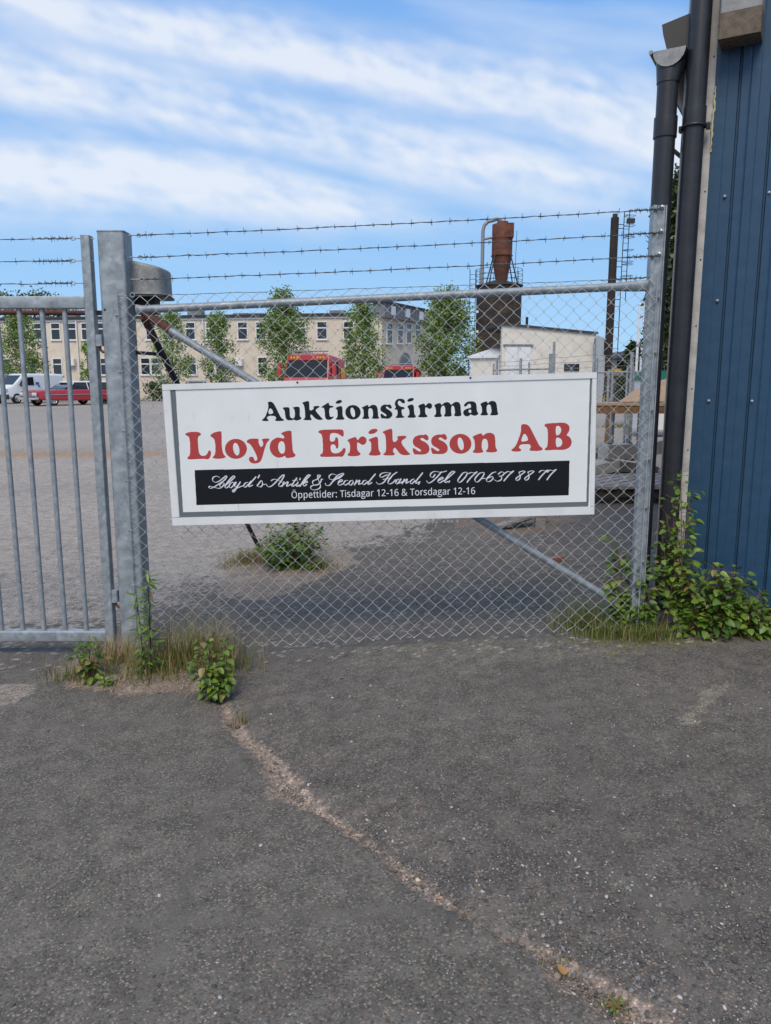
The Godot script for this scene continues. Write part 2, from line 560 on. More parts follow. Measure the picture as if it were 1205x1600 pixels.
func asphalt_texture() -> Array:
	var size := 1024
	var n := noise(101, 0.20, FastNoiseLite.TYPE_CELLULAR, 1)
	n.cellular_return_type = FastNoiseLite.RETURN_CELL_VALUE
	n.cellular_jitter = 1.0
	var dn := noise(101, 0.20, FastNoiseLite.TYPE_CELLULAR, 1)
	dn.cellular_return_type = FastNoiseLite.RETURN_DISTANCE
	var d := dn.get_seamless_image(size, size).get_data()
	var v := n.get_seamless_image(size, size).get_data()
	var c := noise(103, 0.35, FastNoiseLite.TYPE_SIMPLEX, 2).get_seamless_image(size, size).get_data()
	var big := noise(104, 0.008, FastNoiseLite.TYPE_SIMPLEX_SMOOTH, 4).get_seamless_image(size, size).get_data()
	var out := PackedByteArray()
	out.resize(size * size * 3)
	var hgt := PackedByteArray()
	hgt.resize(size * size)
	for i in size * size:
		var stone := v[i] / 255.0
		var edge := d[i] / 255.0
		var g := 0.40 + (c[i] / 255.0 - 0.5) * 0.30 + (big[i] / 255.0 - 0.5) * 0.22
		var r2 := g
		var b2 := g
		if stone > 0.83 and edge < 0.50:
			g = 0.52 + (stone - 0.83) * 1.9
			r2 = g * (1.08 if stone > 0.9 else 1.02)
			b2 = g * 0.90
		elif stone < 0.16:
			g *= 0.66; r2 = g; b2 = g * 1.0
		elif stone < 0.22:
			r2 = g * 1.22; g *= 1.0; b2 = g * 0.9
		else:
			g += (stone - 0.5) * 0.16
			r2 = g; b2 = g
		out[i * 3] = int(clampf(pow(r2, 0.4545), 0.0, 1.0) * 255)
		out[i * 3 + 1] = int(clampf(pow(g, 0.4545), 0.0, 1.0) * 255)
		out[i * 3 + 2] = int(clampf(pow(b2, 0.4545), 0.0, 1.0) * 255)
		hgt[i] = int(clampf((1.0 - edge) * 150.0 + c[i] * 0.35, 0.0, 255.0))
	var img := Image.create_from_data(size, size, false, Image.FORMAT_RGB8, out)
	img.generate_mipmaps()
	var him := Image.create_from_data(size, size, false, Image.FORMAT_L8, hgt)
	him.convert(Image.FORMAT_RGBA8)
	him.bump_map_to_normal_map(3.0)
	him.generate_mipmaps()
	return [ImageTexture.create_from_image(img), ImageTexture.create_from_image(him)]
func make_ground():
	for k in crack_px.size():
		var g := on_ground(crack_px[k][0], crack_px[k][1])
		crack.append(Vector2(g.x, g.z))
	isle = to_xz([[72, 1056], [108, 1036], [150, 1012], [250, 1000], [330, 1005], [358, 1040], [362, 1080], [352, 1108], [330, 1092], [280, 1082], [200, 1088], [150, 1082], [105, 1075]])
	bush_isle = to_xz([[345, 885], [375, 862], [430, 850], [510, 852], [545, 862], [560, 880], [500, 905], [455, 925], [390, 938], [345, 925], [352, 905]])
	var left_gravel := to_xz([[-60, 1070], [40, 1074], [52, 1086], [30, 1098], [-60, 1118]])
	var lichen := to_xz([[560, 1008], [700, 1000], [890, 990], [980, 1012], [960, 1030], [800, 1036], [740, 1052], [690, 1052], [640, 1040], [560, 1046], [540, 1028]])
	var pale := to_xz([[1060, 1120], [1085, 1098], [1120, 1066], [1140, 1070], [1105, 1112], [1070, 1130]])
	var moss_run := to_xz([[905, 985], [1000, 1003], [1120, 992], [1205, 985], [1205, 1000], [1050, 1014], [960, 1022]])
	var xs := axis_steps(-3.3, 3.0, 0.02, -420.0, 420.0)
	var zs := axis_steps(-7.2, -1.0, 0.02, -900.0, 12.0)
	var nf := noise(201, 1.0, FastNoiseLite.TYPE_SIMPLEX_SMOOTH, 4)
	var ng := noise(202, 1.0, FastNoiseLite.TYPE_SIMPLEX_SMOOTH, 3)
	var wh := RandomNumberGenerator.new()
	wh.seed = 77
	var nx := xs.size()
	var nz := zs.size()
	var P := PackedVector3Array()
	var C := PackedColorArray()
	var UV := PackedVector2Array()
	P.resize(nx * nz)
	C.resize(nx * nz)
	UV.resize(nx * nz)
	for j in nz:
		var z := zs[j]
		for i in nx:
			var x := xs[i]
			var p := Vector2(x, z)
			var y := gh(x, z)
			var big := nf.get_noise_2d(x * 0.55, z * 0.55)
			var mid := nf.get_noise_2d(x * 3.1 + 50.0, z * 3.1)
			var fine := ng.get_noise_2d(x * 22.0, z * 22.0)
			var grain := (ng.get_noise_2d(x * 31.0 + 7.0, z * 31.0) + (wh.randf() - 0.5) * 0.3) * (1.0 if (x > -3.2 and x < 2.9 and z > -7.2) else 0.0)
			# old coarse asphalt
			var v := 0.108 * (1.0 + big * 0.20 + mid * 0.10 + fine * 0.14)
			var c := Vector3(v * 1.06, v * 0.985, v * 0.90)
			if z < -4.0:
				# the yard beyond: asphalt coloured paler past a slanting edge, with streaks where wheels run
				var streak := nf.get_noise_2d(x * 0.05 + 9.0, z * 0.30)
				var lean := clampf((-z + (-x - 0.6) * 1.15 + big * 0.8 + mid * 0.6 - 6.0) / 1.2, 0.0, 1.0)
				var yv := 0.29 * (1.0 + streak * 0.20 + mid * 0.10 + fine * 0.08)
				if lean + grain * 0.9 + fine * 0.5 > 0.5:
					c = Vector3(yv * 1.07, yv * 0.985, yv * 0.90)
				if z < -14.2 and z > -16.6 and x < -3.0:
					var dl := absf(z + 15.4 + 0.25 * sin(x * 0.7) + mid * 0.25)
					if dl < 0.28 + fine * 0.2:
						c = c.lerp(Vector3(.34, .21, .11), 0.8)
				if z > -9.0:
					var bd := poly_dist(p, bush_isle) + mid * 0.10 + fine * 0.05
					if bd < 0.0:
						var sv := 0.23 * (1.0 + fine * 0.3 + mid * 0.25)
						c = Vector3(sv * 1.12, sv * 0.94, sv * 0.78)
						y += 0.025 * smoothstep(0.0, -0.15, bd)
				# dusty brown spill by the deck
				var sd := Vector2((x - 1.35) / 0.75, (z + 7.9) / 0.9).length() + mid * 0.5 + fine * 0.4
				if sd < 0.8 + grain * 0.5:
					c = c.lerp(Vector3(.20, .155, .12), 0.7)
			y += fine * 0.0016 + mid * 0.004
			if z > -5.2 and absf(x) < 3.4:
				var cs := crack_side(p)
				var wob := mid * 0.018 + fine * 0.012
				if cs.y > 0.0 and z > -3.95:
					# newer smooth patch on the camera's side of the crack
					var pv := 0.116 * (1.0 + big * 0.12 + mid * 0.07 + fine * 0.05)
					c = Vector3(pv * 1.055, pv * 0.985, pv * 0.885)
					y += 0.010 * smoothstep(0.0, 0.03, cs.x - cs.z * 0.5 + wob) - fine * 0.001
				if cs.x + wob * 1.6 < cs.z:
					var sv := 0.24 * (1.0 + fine * 0.35 + mid * 0.3 + grain * 0.6)
					c = Vector3(sv * 1.15, sv * 0.93, sv * 0.79)
					y -= 0.012 * smoothstep(cs.z, cs.z * 0.3, cs.x)
				elif cs.y < 0.0 and cs.x < 0.42 and grain + 0.5 < 0.42 * (1.0 - cs.x / 0.42) + mid * 0.25:
					c = c.lerp(Vector3(.19, .155, .13), 0.5)
				var di := poly_dist(p, isle) + mid * 0.05 + fine * 0.025
				if di < 0.0:
					var sv := 0.19 * (1.0 + fine * 0.35 + mid * 0.3 + grain * 0.2)
					c = Vector3(sv * 1.12, sv * 0.92, sv * 0.76)
					y += 0.03 * smoothstep(0.0, -0.2, di) + fine * 0.006
				var dg := poly_dist(p, left_gravel) + mid * 0.04
				if dg < 0.02:
					var sv := 0.22 * (1.0 + fine * 0.4 + grain * 0.5)
					c = Vector3(sv * 1.08, sv * 0.94, sv * 0.84)
				var dl := poly_dist(p, lichen) + mid * 0.16 + fine * 0.09
				if dl < -0.02 and grain < 0.15:
					c = c.lerp(Vector3(.19, .18, .145), 0.45)
					if fine > 0.42 and mid > 0.1:
						c = Vector3(.27, .27, .12)
				var dp := poly_dist(p, pale) + mid * 0.06 + fine * 0.03
				if dp < 0.0:
					c = c.lerp(Vector3(.235, .22, .175), 0.6)
				var dm := poly_dist(p, moss_run) + mid * 0.10 + fine * 0.06
				if dm < 0.0 and grain < 0.25:
					c = c.lerp(Vector3(.15, .145, .07), 0.6)
				# pale droppings and worn spots
				if ng.get_noise_2d(x * 6.0 + 300.0, z * 6.0) > 0.46 and z < -1.9:
					c = c.lerp(Vector3(.20, .19, .175), 0.22)
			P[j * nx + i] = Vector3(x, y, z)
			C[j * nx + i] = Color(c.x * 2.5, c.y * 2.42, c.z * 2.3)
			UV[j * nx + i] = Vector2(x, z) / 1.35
	var N := PackedVector3Array()
	N.resize(nx * nz)
	for j in nz:
		for i in nx:
			var a := P[j * nx + maxi(i - 1, 0)]
			var b := P[j * nx + mini(i + 1, nx - 1)]
			var d := P[maxi(j - 1, 0) * nx + i]
			var e := P[mini(j + 1, nz - 1) * nx + i]
			N[j * nx + i] = (e - d).cross(b - a).normalized()
	var I := PackedInt32Array()
	for j in nz - 1:
		for i in nx - 1:
			var q := j * nx + i
			I.append(q); I.append(q + 1); I.append(q + nx)
			I.append(q + 1); I.append(q + nx + 1); I.append(q + nx)
	var arr := []
	arr.resize(Mesh.ARRAY_MAX)
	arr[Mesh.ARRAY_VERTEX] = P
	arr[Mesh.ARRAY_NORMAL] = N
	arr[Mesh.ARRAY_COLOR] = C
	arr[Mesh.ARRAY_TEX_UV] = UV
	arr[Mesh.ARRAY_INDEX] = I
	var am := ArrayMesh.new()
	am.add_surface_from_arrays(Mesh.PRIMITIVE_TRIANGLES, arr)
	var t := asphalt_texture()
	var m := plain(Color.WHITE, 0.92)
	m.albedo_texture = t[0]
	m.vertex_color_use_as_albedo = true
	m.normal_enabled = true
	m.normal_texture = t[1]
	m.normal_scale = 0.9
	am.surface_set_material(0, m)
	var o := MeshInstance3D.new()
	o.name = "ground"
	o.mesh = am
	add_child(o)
	tag(o, "cracked grey asphalt yard with sandy joints and pale stretches", "ground", "", "structure")
	print("ground ", nx, "x", nz)

# ------------------------------------------------------------------ blue metal shed at the right, its corner beside the fence
var shed_c := Vector3.ZERO           # the corner at the ground
var shed_u := Vector3.ZERO           # along the front, towards the camera side
var shed_n := Vector3.ZERO           # out of the front
func shed_at(u: float, y: float, out: float) -> Vector3:
	return shed_c + shed_u * u + shed_n * out + Vector3(0, y, 0)
func shed_uv(px: float, py: float, out := 0.0) -> Vector2:
	var q := on_plane(px, py, shed_c + shed_n * out, shed_n)
	return Vector2((q - shed_c).dot(shed_u), q.y)
func blue_shed():
	shed_u = Vector3(1.78, 0, 1.0).normalized()
	shed_n = Vector3(-shed_u.z, 0, shed_u.x)
	var c := at(1041, 594, 4.78)
	shed_c = Vector3(c.x, 0.0, c.z)
	var B := Basis(shed_u, Vector3.UP, -shed_n)      # local x along the front, z into the shed
	var t := thing("metal_shed", shed_c, "dark blue ribbed metal shed corner with black downpipes and pale corner board", "shed")
	# corner board
	var e := shed_uv(1106, 300)
	var bw := e.x
	var mb := MB.new()
	mb.bbox(shed_at(bw * 0.5, 2.32, -0.014), Vector3(bw, 4.56, 0.03), 0.004, B)
	var cb := part(t, "corner_board", mb, M.trim)
	mb = MB.new()
	for y in [0.35, 0.72, 1.08, 1.45, 1.82, 2.2, 2.58, 2.95, 3.3, 3.7]:
		for u in [0.012, bw - 0.014]:
			mb.tube(shed_at(u, y, -0.001), shed_at(u, y, 0.004), 0.0045, 7)
	part(cb, "nail_heads", mb, M.dark_steel, "stuff")
	# ribbed sheet: profile along the wall, pushed upwards
	var prof := []
	var u0 := bw - 0.004
	var pitch := shed_uv(1194, 300).x - shed_uv(1143, 303).x
	var first := shed_uv(1124, 304).x
	var rib := shed_uv(1143, 303).x - first
	var d := 0.022
	prof.append(Vector2(u0, 0.0))
	var x := first
	while x < 9.6:
		prof.append(Vector2(x, 0.0))
		prof.append(Vector2(x + 0.006, -0.006))
		prof.append(Vector2(x + rib - 0.006, -0.006))
		prof.append(Vector2(x + rib - 0.003, -d))
		prof.append(Vector2(x + rib + 0.006, -d))
		prof.append(Vector2(x + rib + 0.012, 0.0))
		var flat := pitch - rib
		prof.append(Vector2(x + rib + flat * 0.45, 0.0))
		prof.append(Vector2(x + rib + flat * 0.45 + 0.008, -0.005))
		prof.append(Vector2(x + rib + flat * 0.45 + 0.016, 0.0))
		x += pitch
	mb = MB.new()
	var y0 := 0.16
	var y1 := 4.6
	for k in prof.size() - 1:
		var a: Vector2 = prof[k]
		var b: Vector2 = prof[k + 1]
		mb.quad(shed_at(a.x, y0, a.y - 0.002), shed_at(b.x, y0, b.y - 0.002), shed_at(b.x, y1, b.y - 0.002), shed_at(a.x, y1, a.y - 0.002), (shed_n * (b.x - a.x) + shed_u * (a.y - b.y)).normalized())
	var sheet := part(t, "ribbed_sheet", mb, M.blue)
	mb = MB.new()
	for q in [[1132.5, 307], [1202, 301], [1107.5, 626.5], [1175, 627], [1250, 629], [1121, 470], [1157, 20]]:
		var p := shed_uv(q[0], q[1])
		mb.lathe([[0.0001, 0.009], [0.005, 0.008], [0.008, 0.004], [0.010, 0.002], [0.010, -0.006]], shed_at(p.x, p.y, 0.0), shed_n, 8)
	part(sheet, "sheet_screws", mb, M.galv, "stuff")
	# the body of the shed behind the sheet: side wall, roof, back and plinth
	mb = MB.new()
	var len_ := 9.6
	var dep := 13.0
	mb.box(shed_at(len_ * 0.5, 2.3, -0.09), Vector3(len_ - 0.06, 4.5, 0.10), B)
	mb.box(shed_at(0.09, 2.3, -dep * 0.5), Vector3(0.14, 4.5, dep - 0.2), B)
	mb.box(shed_at(len_ - 0.09, 2.3, -dep * 0.5), Vector3(0.14, 4.5, dep - 0.2), B)
	mb.box(shed_at(len_ * 0.5, 2.3, -dep), Vector3(len_ - 0.06, 4.5, 0.10), B)
	part(t, "wall", mb, M.blue)
	mb = MB.new()
	mb.box(shed_at(len_ * 0.5, 4.69, -dep * 0.5 + 0.03), Vector3(len_ + 0.2, 0.16, dep + 0.3), B)
	part(t, "roof", mb, M.roof_dark)
	mb = MB.new()
	mb.box(shed_at(len_ * 0.5, 0.03, -0.05), Vector3(len_ - 0.02, 0.26, 0.08), B)
	part(t, "plinth", mb, M.black)
	# front downpipe in the middle of the corner board
	var r := 0.058
	var pc := shed_uv(1078, 300, 0.08)
	mb = MB.new()
	mb.path([shed_at(pc.x, 0.0, 0.085), shed_at(pc.x, 4.6, 0.085)], [r], 24)
	var dp := part(t, "downpipe", mb, M.pipe)
	mb = MB.new()
	var yc := shed_uv(1085, 182, 0.1).y
	mb.lathe([[r + 0.001, -0.05], [r + 0.005, -0.05], [r + 0.005, 0.05], [r + 0.001, 0.05]], shed_at(pc.x, yc, 0.085), Vector3.UP, 24)
	mb.lathe([[r + 0.005, -0.058], [r + 0.012, -0.056], [r + 0.012, -0.046], [r + 0.005, -0.044]], shed_at(pc.x, yc, 0.085), Vector3.UP, 24)
	for s in [-1.0, 1.0]:
		mb.bbox(shed_at(pc.x + s * (r + 0.014), yc - 0.05, 0.06), Vector3(0.022, 0.028, 0.05), 0.005, B)
	part(dp, "pipe_clamp", mb, M.pipe)
	# side downpipe under the gutter end
	var q2 := at(1034, 300, 4.72)
	var sp := Vector3(q2.x, 0, q2.z)
	var ytop := at(1042, 125, 4.72).y
	mb = MB.new()
	mb.path([sp, sp + Vector3(0, ytop, 0)], [r], 24)
	var dp2 := part(t, "downpipe", mb, M.pipe)
	mb = MB.new()
	var ys := at(1040, 200, 4.72).y
	mb.lathe([[r + 0.001, -0.055], [r + 0.007, -0.055], [r + 0.007, 0.055], [r + 0.001, 0.055]], sp + Vector3(0, ys, 0), Vector3.UP, 24)
	part(dp2, "pipe_clamp", mb, M.pipe)
	mb = MB.new()
	mb.path([sp + Vector3(0.0, ys - 0.08, 0), shed_at(0.02, ys - 0.14, -0.12), shed_at(0.04, ys - 0.24, -0.14)], [0.012], 8)
	part(dp2, "bracket", mb, M.galv_old)
	# gutter running back along the side, with its half round end
	var ge := at(1046, 76, 4.66)
	var back := -shed_n
	var gr := 0.088
	mb = MB.new()
	var rows := []
	for s in [0.0, 0.16, 6.0, 12.0]:
		var line := PackedVector3Array()
		for k in 13:
			var a := PI * k / 12
			line.append(ge + back * s - shed_u * cos(a) * gr - Vector3(0, sin(a) * gr * 1.02, 0))
		rows.append(line)
	mb.grid(rows, false)
	var gut := part(t, "gutter", mb, M.pipe)
	mb = MB.new()
	var ring := PackedVector3Array()
	for k in 13:
		var a := PI * k / 12
		ring.append(ge - shed_u * cos(a) * gr - Vector3(0, sin(a) * gr * 1.02, 0))
	mb.fan(ring, shed_n)
	mb.tube(ge - shed_u * (gr + 0.012), ge - shed_u * (gr + 0.012) + back * 12.0, 0.012, 8)
	part(gut, "end_cap", mb, M.galv_old)
	mb = MB.new()
	var low := sp + Vector3(0, ytop - 0.02, 0)
	var fr := []
	for k in 5:
		var f := k / 4.0
		var cc := (ge + back * 0.09 - Vector3(0, 0.045, 0)).lerp(low, f)
		var ww := lerpf(0.084, r + 0.004, f)
		fr.append(MB.circle(cc, shed_u, back, ww, 20))
	mb.grid(fr, true)
	part(dp2, "funnel", mb, M.pipe)
	# roof edge box above the gutter
	mb = MB.new()
	var re := at(1058, 50, 4.74)
	var poly := PackedVector2Array([Vector2(-0.085, 0.055), Vector2(0.07, 0.085), Vector2(0.075, -0.10), Vector2(-0.05, -0.085), Vector2(-0.075, 0.0)])
	mb.extrude(poly, Transform3D(Basis(shed_u, back, Vector3.UP), re), 12.0, false)
	part(t, "roof_edge", mb, M.eave)
	mb = MB.new()
	mb.box(re + shed_u * 0.07 + back * 0.12 + Vector3(0, 0.02, 0), Vector3(0.03, 0.30, 0.03), B)
	mb.box(re + shed_u * 0.075 + back * 0.25 + Vector3(0, -0.06, 0), Vector3(0.05, 0.4, 0.2), B)
	part(t, "eave_bracket", mb, M.vent)
	# grey box with a weathered lower lip high on the wall
	var b0 := shed_uv(1122, 62, 0.16)
	var b1 := shed_uv(1188, 48, 0.16)
	var yb := (b0.y + b1.y) * 0.5
	mb = MB.new()
	mb.bbox(shed_at((b0.x + b1.x) * 0.5, yb + 0.55, 0.075), Vector3(b1.x - b0.x, 0.84, 0.15), 0.008, B)
	var vb := part(t, "vent_box", mb, M.vent)
	mb = MB.new()
	mb.bbox(shed_at((b0.x + b1.x) * 0.5, yb + 0.065, 0.078), Vector3(b1.x - b0.x + 0.004, 0.13, 0.156), 0.006, B)
	part(vb, "lower_lip", mb, M.vent_wood)
	# run of hardened foam on the edge of the sheet
	mb = MB.new()
	var pts := []
	var rad := []
	for k in 26:
		var f := k / 25.0
		var py := lerpf(135, 238, f)
		var p := shed_uv(lerpf(1118.5, 1110.5, f), py)
		pts.append(shed_at(p.x + rng.randf_range(-0.004, 0.004), p.y, 0.004))
		rad.append(rng.randf_range(0.003, 0.010) * (0.4 + 0.6 * sin(PI * clampf(f * 1.1, 0.0, 1.0))) + 0.001)
	mb.path(pts, rad, 7)
	part(t, "foam_bead", mb, M.foam)

# ------------------------------------------------------------------ far buildings
# a wall plane given by two points on the ground; helpers place things on it from a direction
class Wall:
	var a: Vector3
	var u: Vector3
	var n: Vector3
	func _init(p: Vector3, q: Vector3):
		a = Vector3(p.x, 0, p.z)
		u = Vector3(q.x - p.x, 0, q.z - p.z).normalized()
		n = Vector3(-u.z, 0, u.x)
		if n.dot(-a) < 0.0:
			n = -n
	func pt(s: float, y: float, out := 0.0) -> Vector3:
		return a + u * s + n * out + Vector3(0, y, 0)
	func basis() -> Basis:
		return Basis(u, Vector3.UP, u.cross(Vector3.UP))
func wall_sy(w: Wall, px: float, py: float) -> Vector2:
	var q := on_plane(px, py, w.a, w.n)
	return Vector2((q - w.a).dot(w.u), q.y)
func window(parent: Node, w: Wall, s: float, y: float, ww: float, hh: float, bar := 0.36):
	# frame with a top light over a lower pane, panes set back in it, a sill below
	var B := w.basis()
	var f := 0.075
	var mb := MB.new()
	mb.box(w.pt(s - ww / 2 + f / 2, y, 0.02), Vector3(f, hh, 0.10), B)
	mb.box(w.pt(s + ww / 2 - f / 2, y, 0.02), Vector3(f, hh, 0.10), B)
	mb.box(w.pt(s, y + hh / 2 - f / 2, 0.021), Vector3(ww - 2 * f, f, 0.10), B)
	mb.box(w.pt(s, y - hh / 2 + f / 2, 0.021), Vector3(ww - 2 * f, f, 0.10), B)
	var yb := y + hh / 2 - hh * bar
	mb.box(w.pt(s, yb, 0.022), Vector3(ww - 2 * f, 0.10, 0.10), B)
	var o := part(parent, "window", mb, M.frame_white)
	mb = MB.new()
	mb.box(w.pt(s, y, 0.012), Vector3(ww - 1.6 * f, hh - 1.6 * f, 0.02), B)
	part(o, "pane", mb, M.glass)
	mb = MB.new()
	mb.box(w.pt(s, y - hh / 2 - 0.03, 0.06), Vector3(ww + 0.16, 0.05, 0.16), B)
	part(o, "sill", mb, M.frame_white)
func beige_building():
	var c := at(597, 594, 65.0)
	var l := at(0, 594, 70.5)
	var e := at(664, 594, 73.0)
	var w := Wall.new(c, l)
	var w2 := Wall.new(c, e)
	var t := thing("apartment_block", w.a, "long beige two storey block with rows of white windows behind the birches", "building")
	var top := wall_sy(w, 540, 491.5).y
	var L := 52.0
	var B := w.basis()
	var mb := MB.new()
	mb.box(w.pt(L / 2, top / 2 + 0.25, -0.15), Vector3(L, top - 0.5, 0.30), B)
	mb.box(w.pt(L / 2, 0.25, -0.16), Vector3(L, 0.5, 0.26), B)
	mb.box(w.pt(L, top / 2, -5.0), Vector3(0.3, top, 9.4), B)
	part(t, "wall", mb, M.stucco)
	# end wall
	mb = MB.new()
	var B2 := w2.basis()
	mb.box(w2.pt(7.0, top / 2, -0.16), Vector3(14.0, top, 0.28), B2)
	part(t, "wall", mb, M.stucco)
	mb = MB.new()
	mb.box(w.pt(L / 2, top + 0.06, -4.85), Vector3(L + 0.3, 0.12, 10.2), B)
	mb.box(w.pt(L / 2 + 1.0, top - 0.06, 0.12), Vector3(L - 2.2, 0.16, 0.20), B)
	var roof := part(t, "roof", mb, M.roof_dark)
	for q in [[292, 483.0], [365, 488.5], [390, 488.5], [520, 484.0], [92, 487.0]]:
		var s := wall_sy(w, q[0], q[1])
		var hh: float = s.y - top
		mb = MB.new()
		mb.box(w.pt(s.x, top + hh / 2 + 0.1, -2.0), Vector3(1.3, hh, 0.8), B)
		part(roof, "roof_vent", mb, M.grey_clad)
	mb = MB.new()
	mb.box(w.pt(L / 2 + 0.6, top - 0.20, 0.06), Vector3(L - 1.2, 0.12, 0.14), B)
	part(roof, "gutter", mb, M.frame_white)
	# upper and lower rows
	for q in [[-60, 0], [-24, 0], [22, 0], [60, 0], [87.5, 0], [112.5, 0], [135, 0], [160, 0], [205, 0], [236, 0], [262, 0], [298, 0], [330, 0], [379.5, 0], [408, 0], [440, 0], [470, 0], [503.5, 0], [545, 0], [572, 0],
			[-40, 1], [12, 1], [50, 1], [90.5, 1], [165, 1], [228, 1], [244, 1], [300, 1], [345, 1], [411, 1], [455, 1], [500, 1], [548, 1]]:
		var py := 516.0 if q[1] == 0 else 571.0
		var s := wall_sy(w, q[0], py + (602.5 - q[0]) * 0.004)
		window(t, w, s.x, s.y, 0.92, 1.50)
	mb = MB.new()
	for px in [121.0, 318.5, 590.0]:
		var s := wall_sy(w, px, 520)
		mb.tube(w.pt(s.x, 0.2, 0.12), w.pt(s.x, top - 0.25, 0.12), 0.06, 8)
		var o := part(t, "downpipe", mb, M.frame_white)
		mb = MB.new()
	for q in [[374, 566], [113, 566]]:
		var s := wall_sy(w, q[0], q[1])
		mb = MB.new()
		mb.bbox(w.pt(s.x, s.y, 0.2), Vector3(0.75, 0.6, 0.4), 0.05, B)
		part(t, "wall_vent", mb, M.frame_white)
	# end wall: three tall windows, dark double door with arch, grey clad attic above
	for px in [608.5, 625.0, 638.5, 652.0]:
		var s := wall_sy(w2, px, 521)
		window(t, w2, s.x, s.y, 1.1, 1.75, 0.33)
	var s1 := wall_sy(w2, 624, 572)
	var s2 := wall_sy(w2, 642, 572)
	var arch := PackedVector2Array()
	var dw := s2.x - s1.x
	for k in 13:
		var a := PI * k / 12
		arch.append(Vector2(cos(a) * dw * 0.5, 2.4 + sin(a) * 1.2))
	arch.append(Vector2(-dw * 0.5, 0)); arch.append(Vector2(dw * 0.5, 0))
	mb = MB.new()
	var xf := Transform3D(Basis(w2.u, w2.n, Vector3.UP), w2.pt((s1.x + s2.x) * 0.5, 0.3, -0.02))
	mb.extrude(arch, xf, 0.12, false)
	part(t, "arched_door", mb, M.grey_clad)
	var atop := wall_sy(w2, 597, 473).y
	var abot := wall_sy(w2, 597, 496).y
	mb = MB.new()
	mb.box(w2.pt(7.3, (atop + abot) / 2, -0.15), Vector3(15.2, atop - abot, 1.1), B2)
	var att := part(t, "attic", mb, M.grey_clad)
	mb = MB.new()
	mb.box(w2.pt(7.3, atop + 0.06, -0.15), Vector3(15.6, 0.12, 1.4), B2)
	part(att, "attic_roof", mb, M.roof_dark)
	mb = MB.new()
	for k in 24:
		mb.box(w2.pt(0.2 + k * 0.62, (atop + abot) / 2, 0.43), Vector3(0.06, atop - abot - 0.04, 0.06), B2)
	part(att, "cladding_ribs", mb, M.grey_clad, "stuff")
	for k in 5:
		mb = MB.new()
		mb.box(w2.pt(1.2 + k * 2.9, atop - 0.55, 0.44), Vector3(0.8, 0.7, 0.10), B2)
		part(att, "attic_window", mb, M.frame_white)

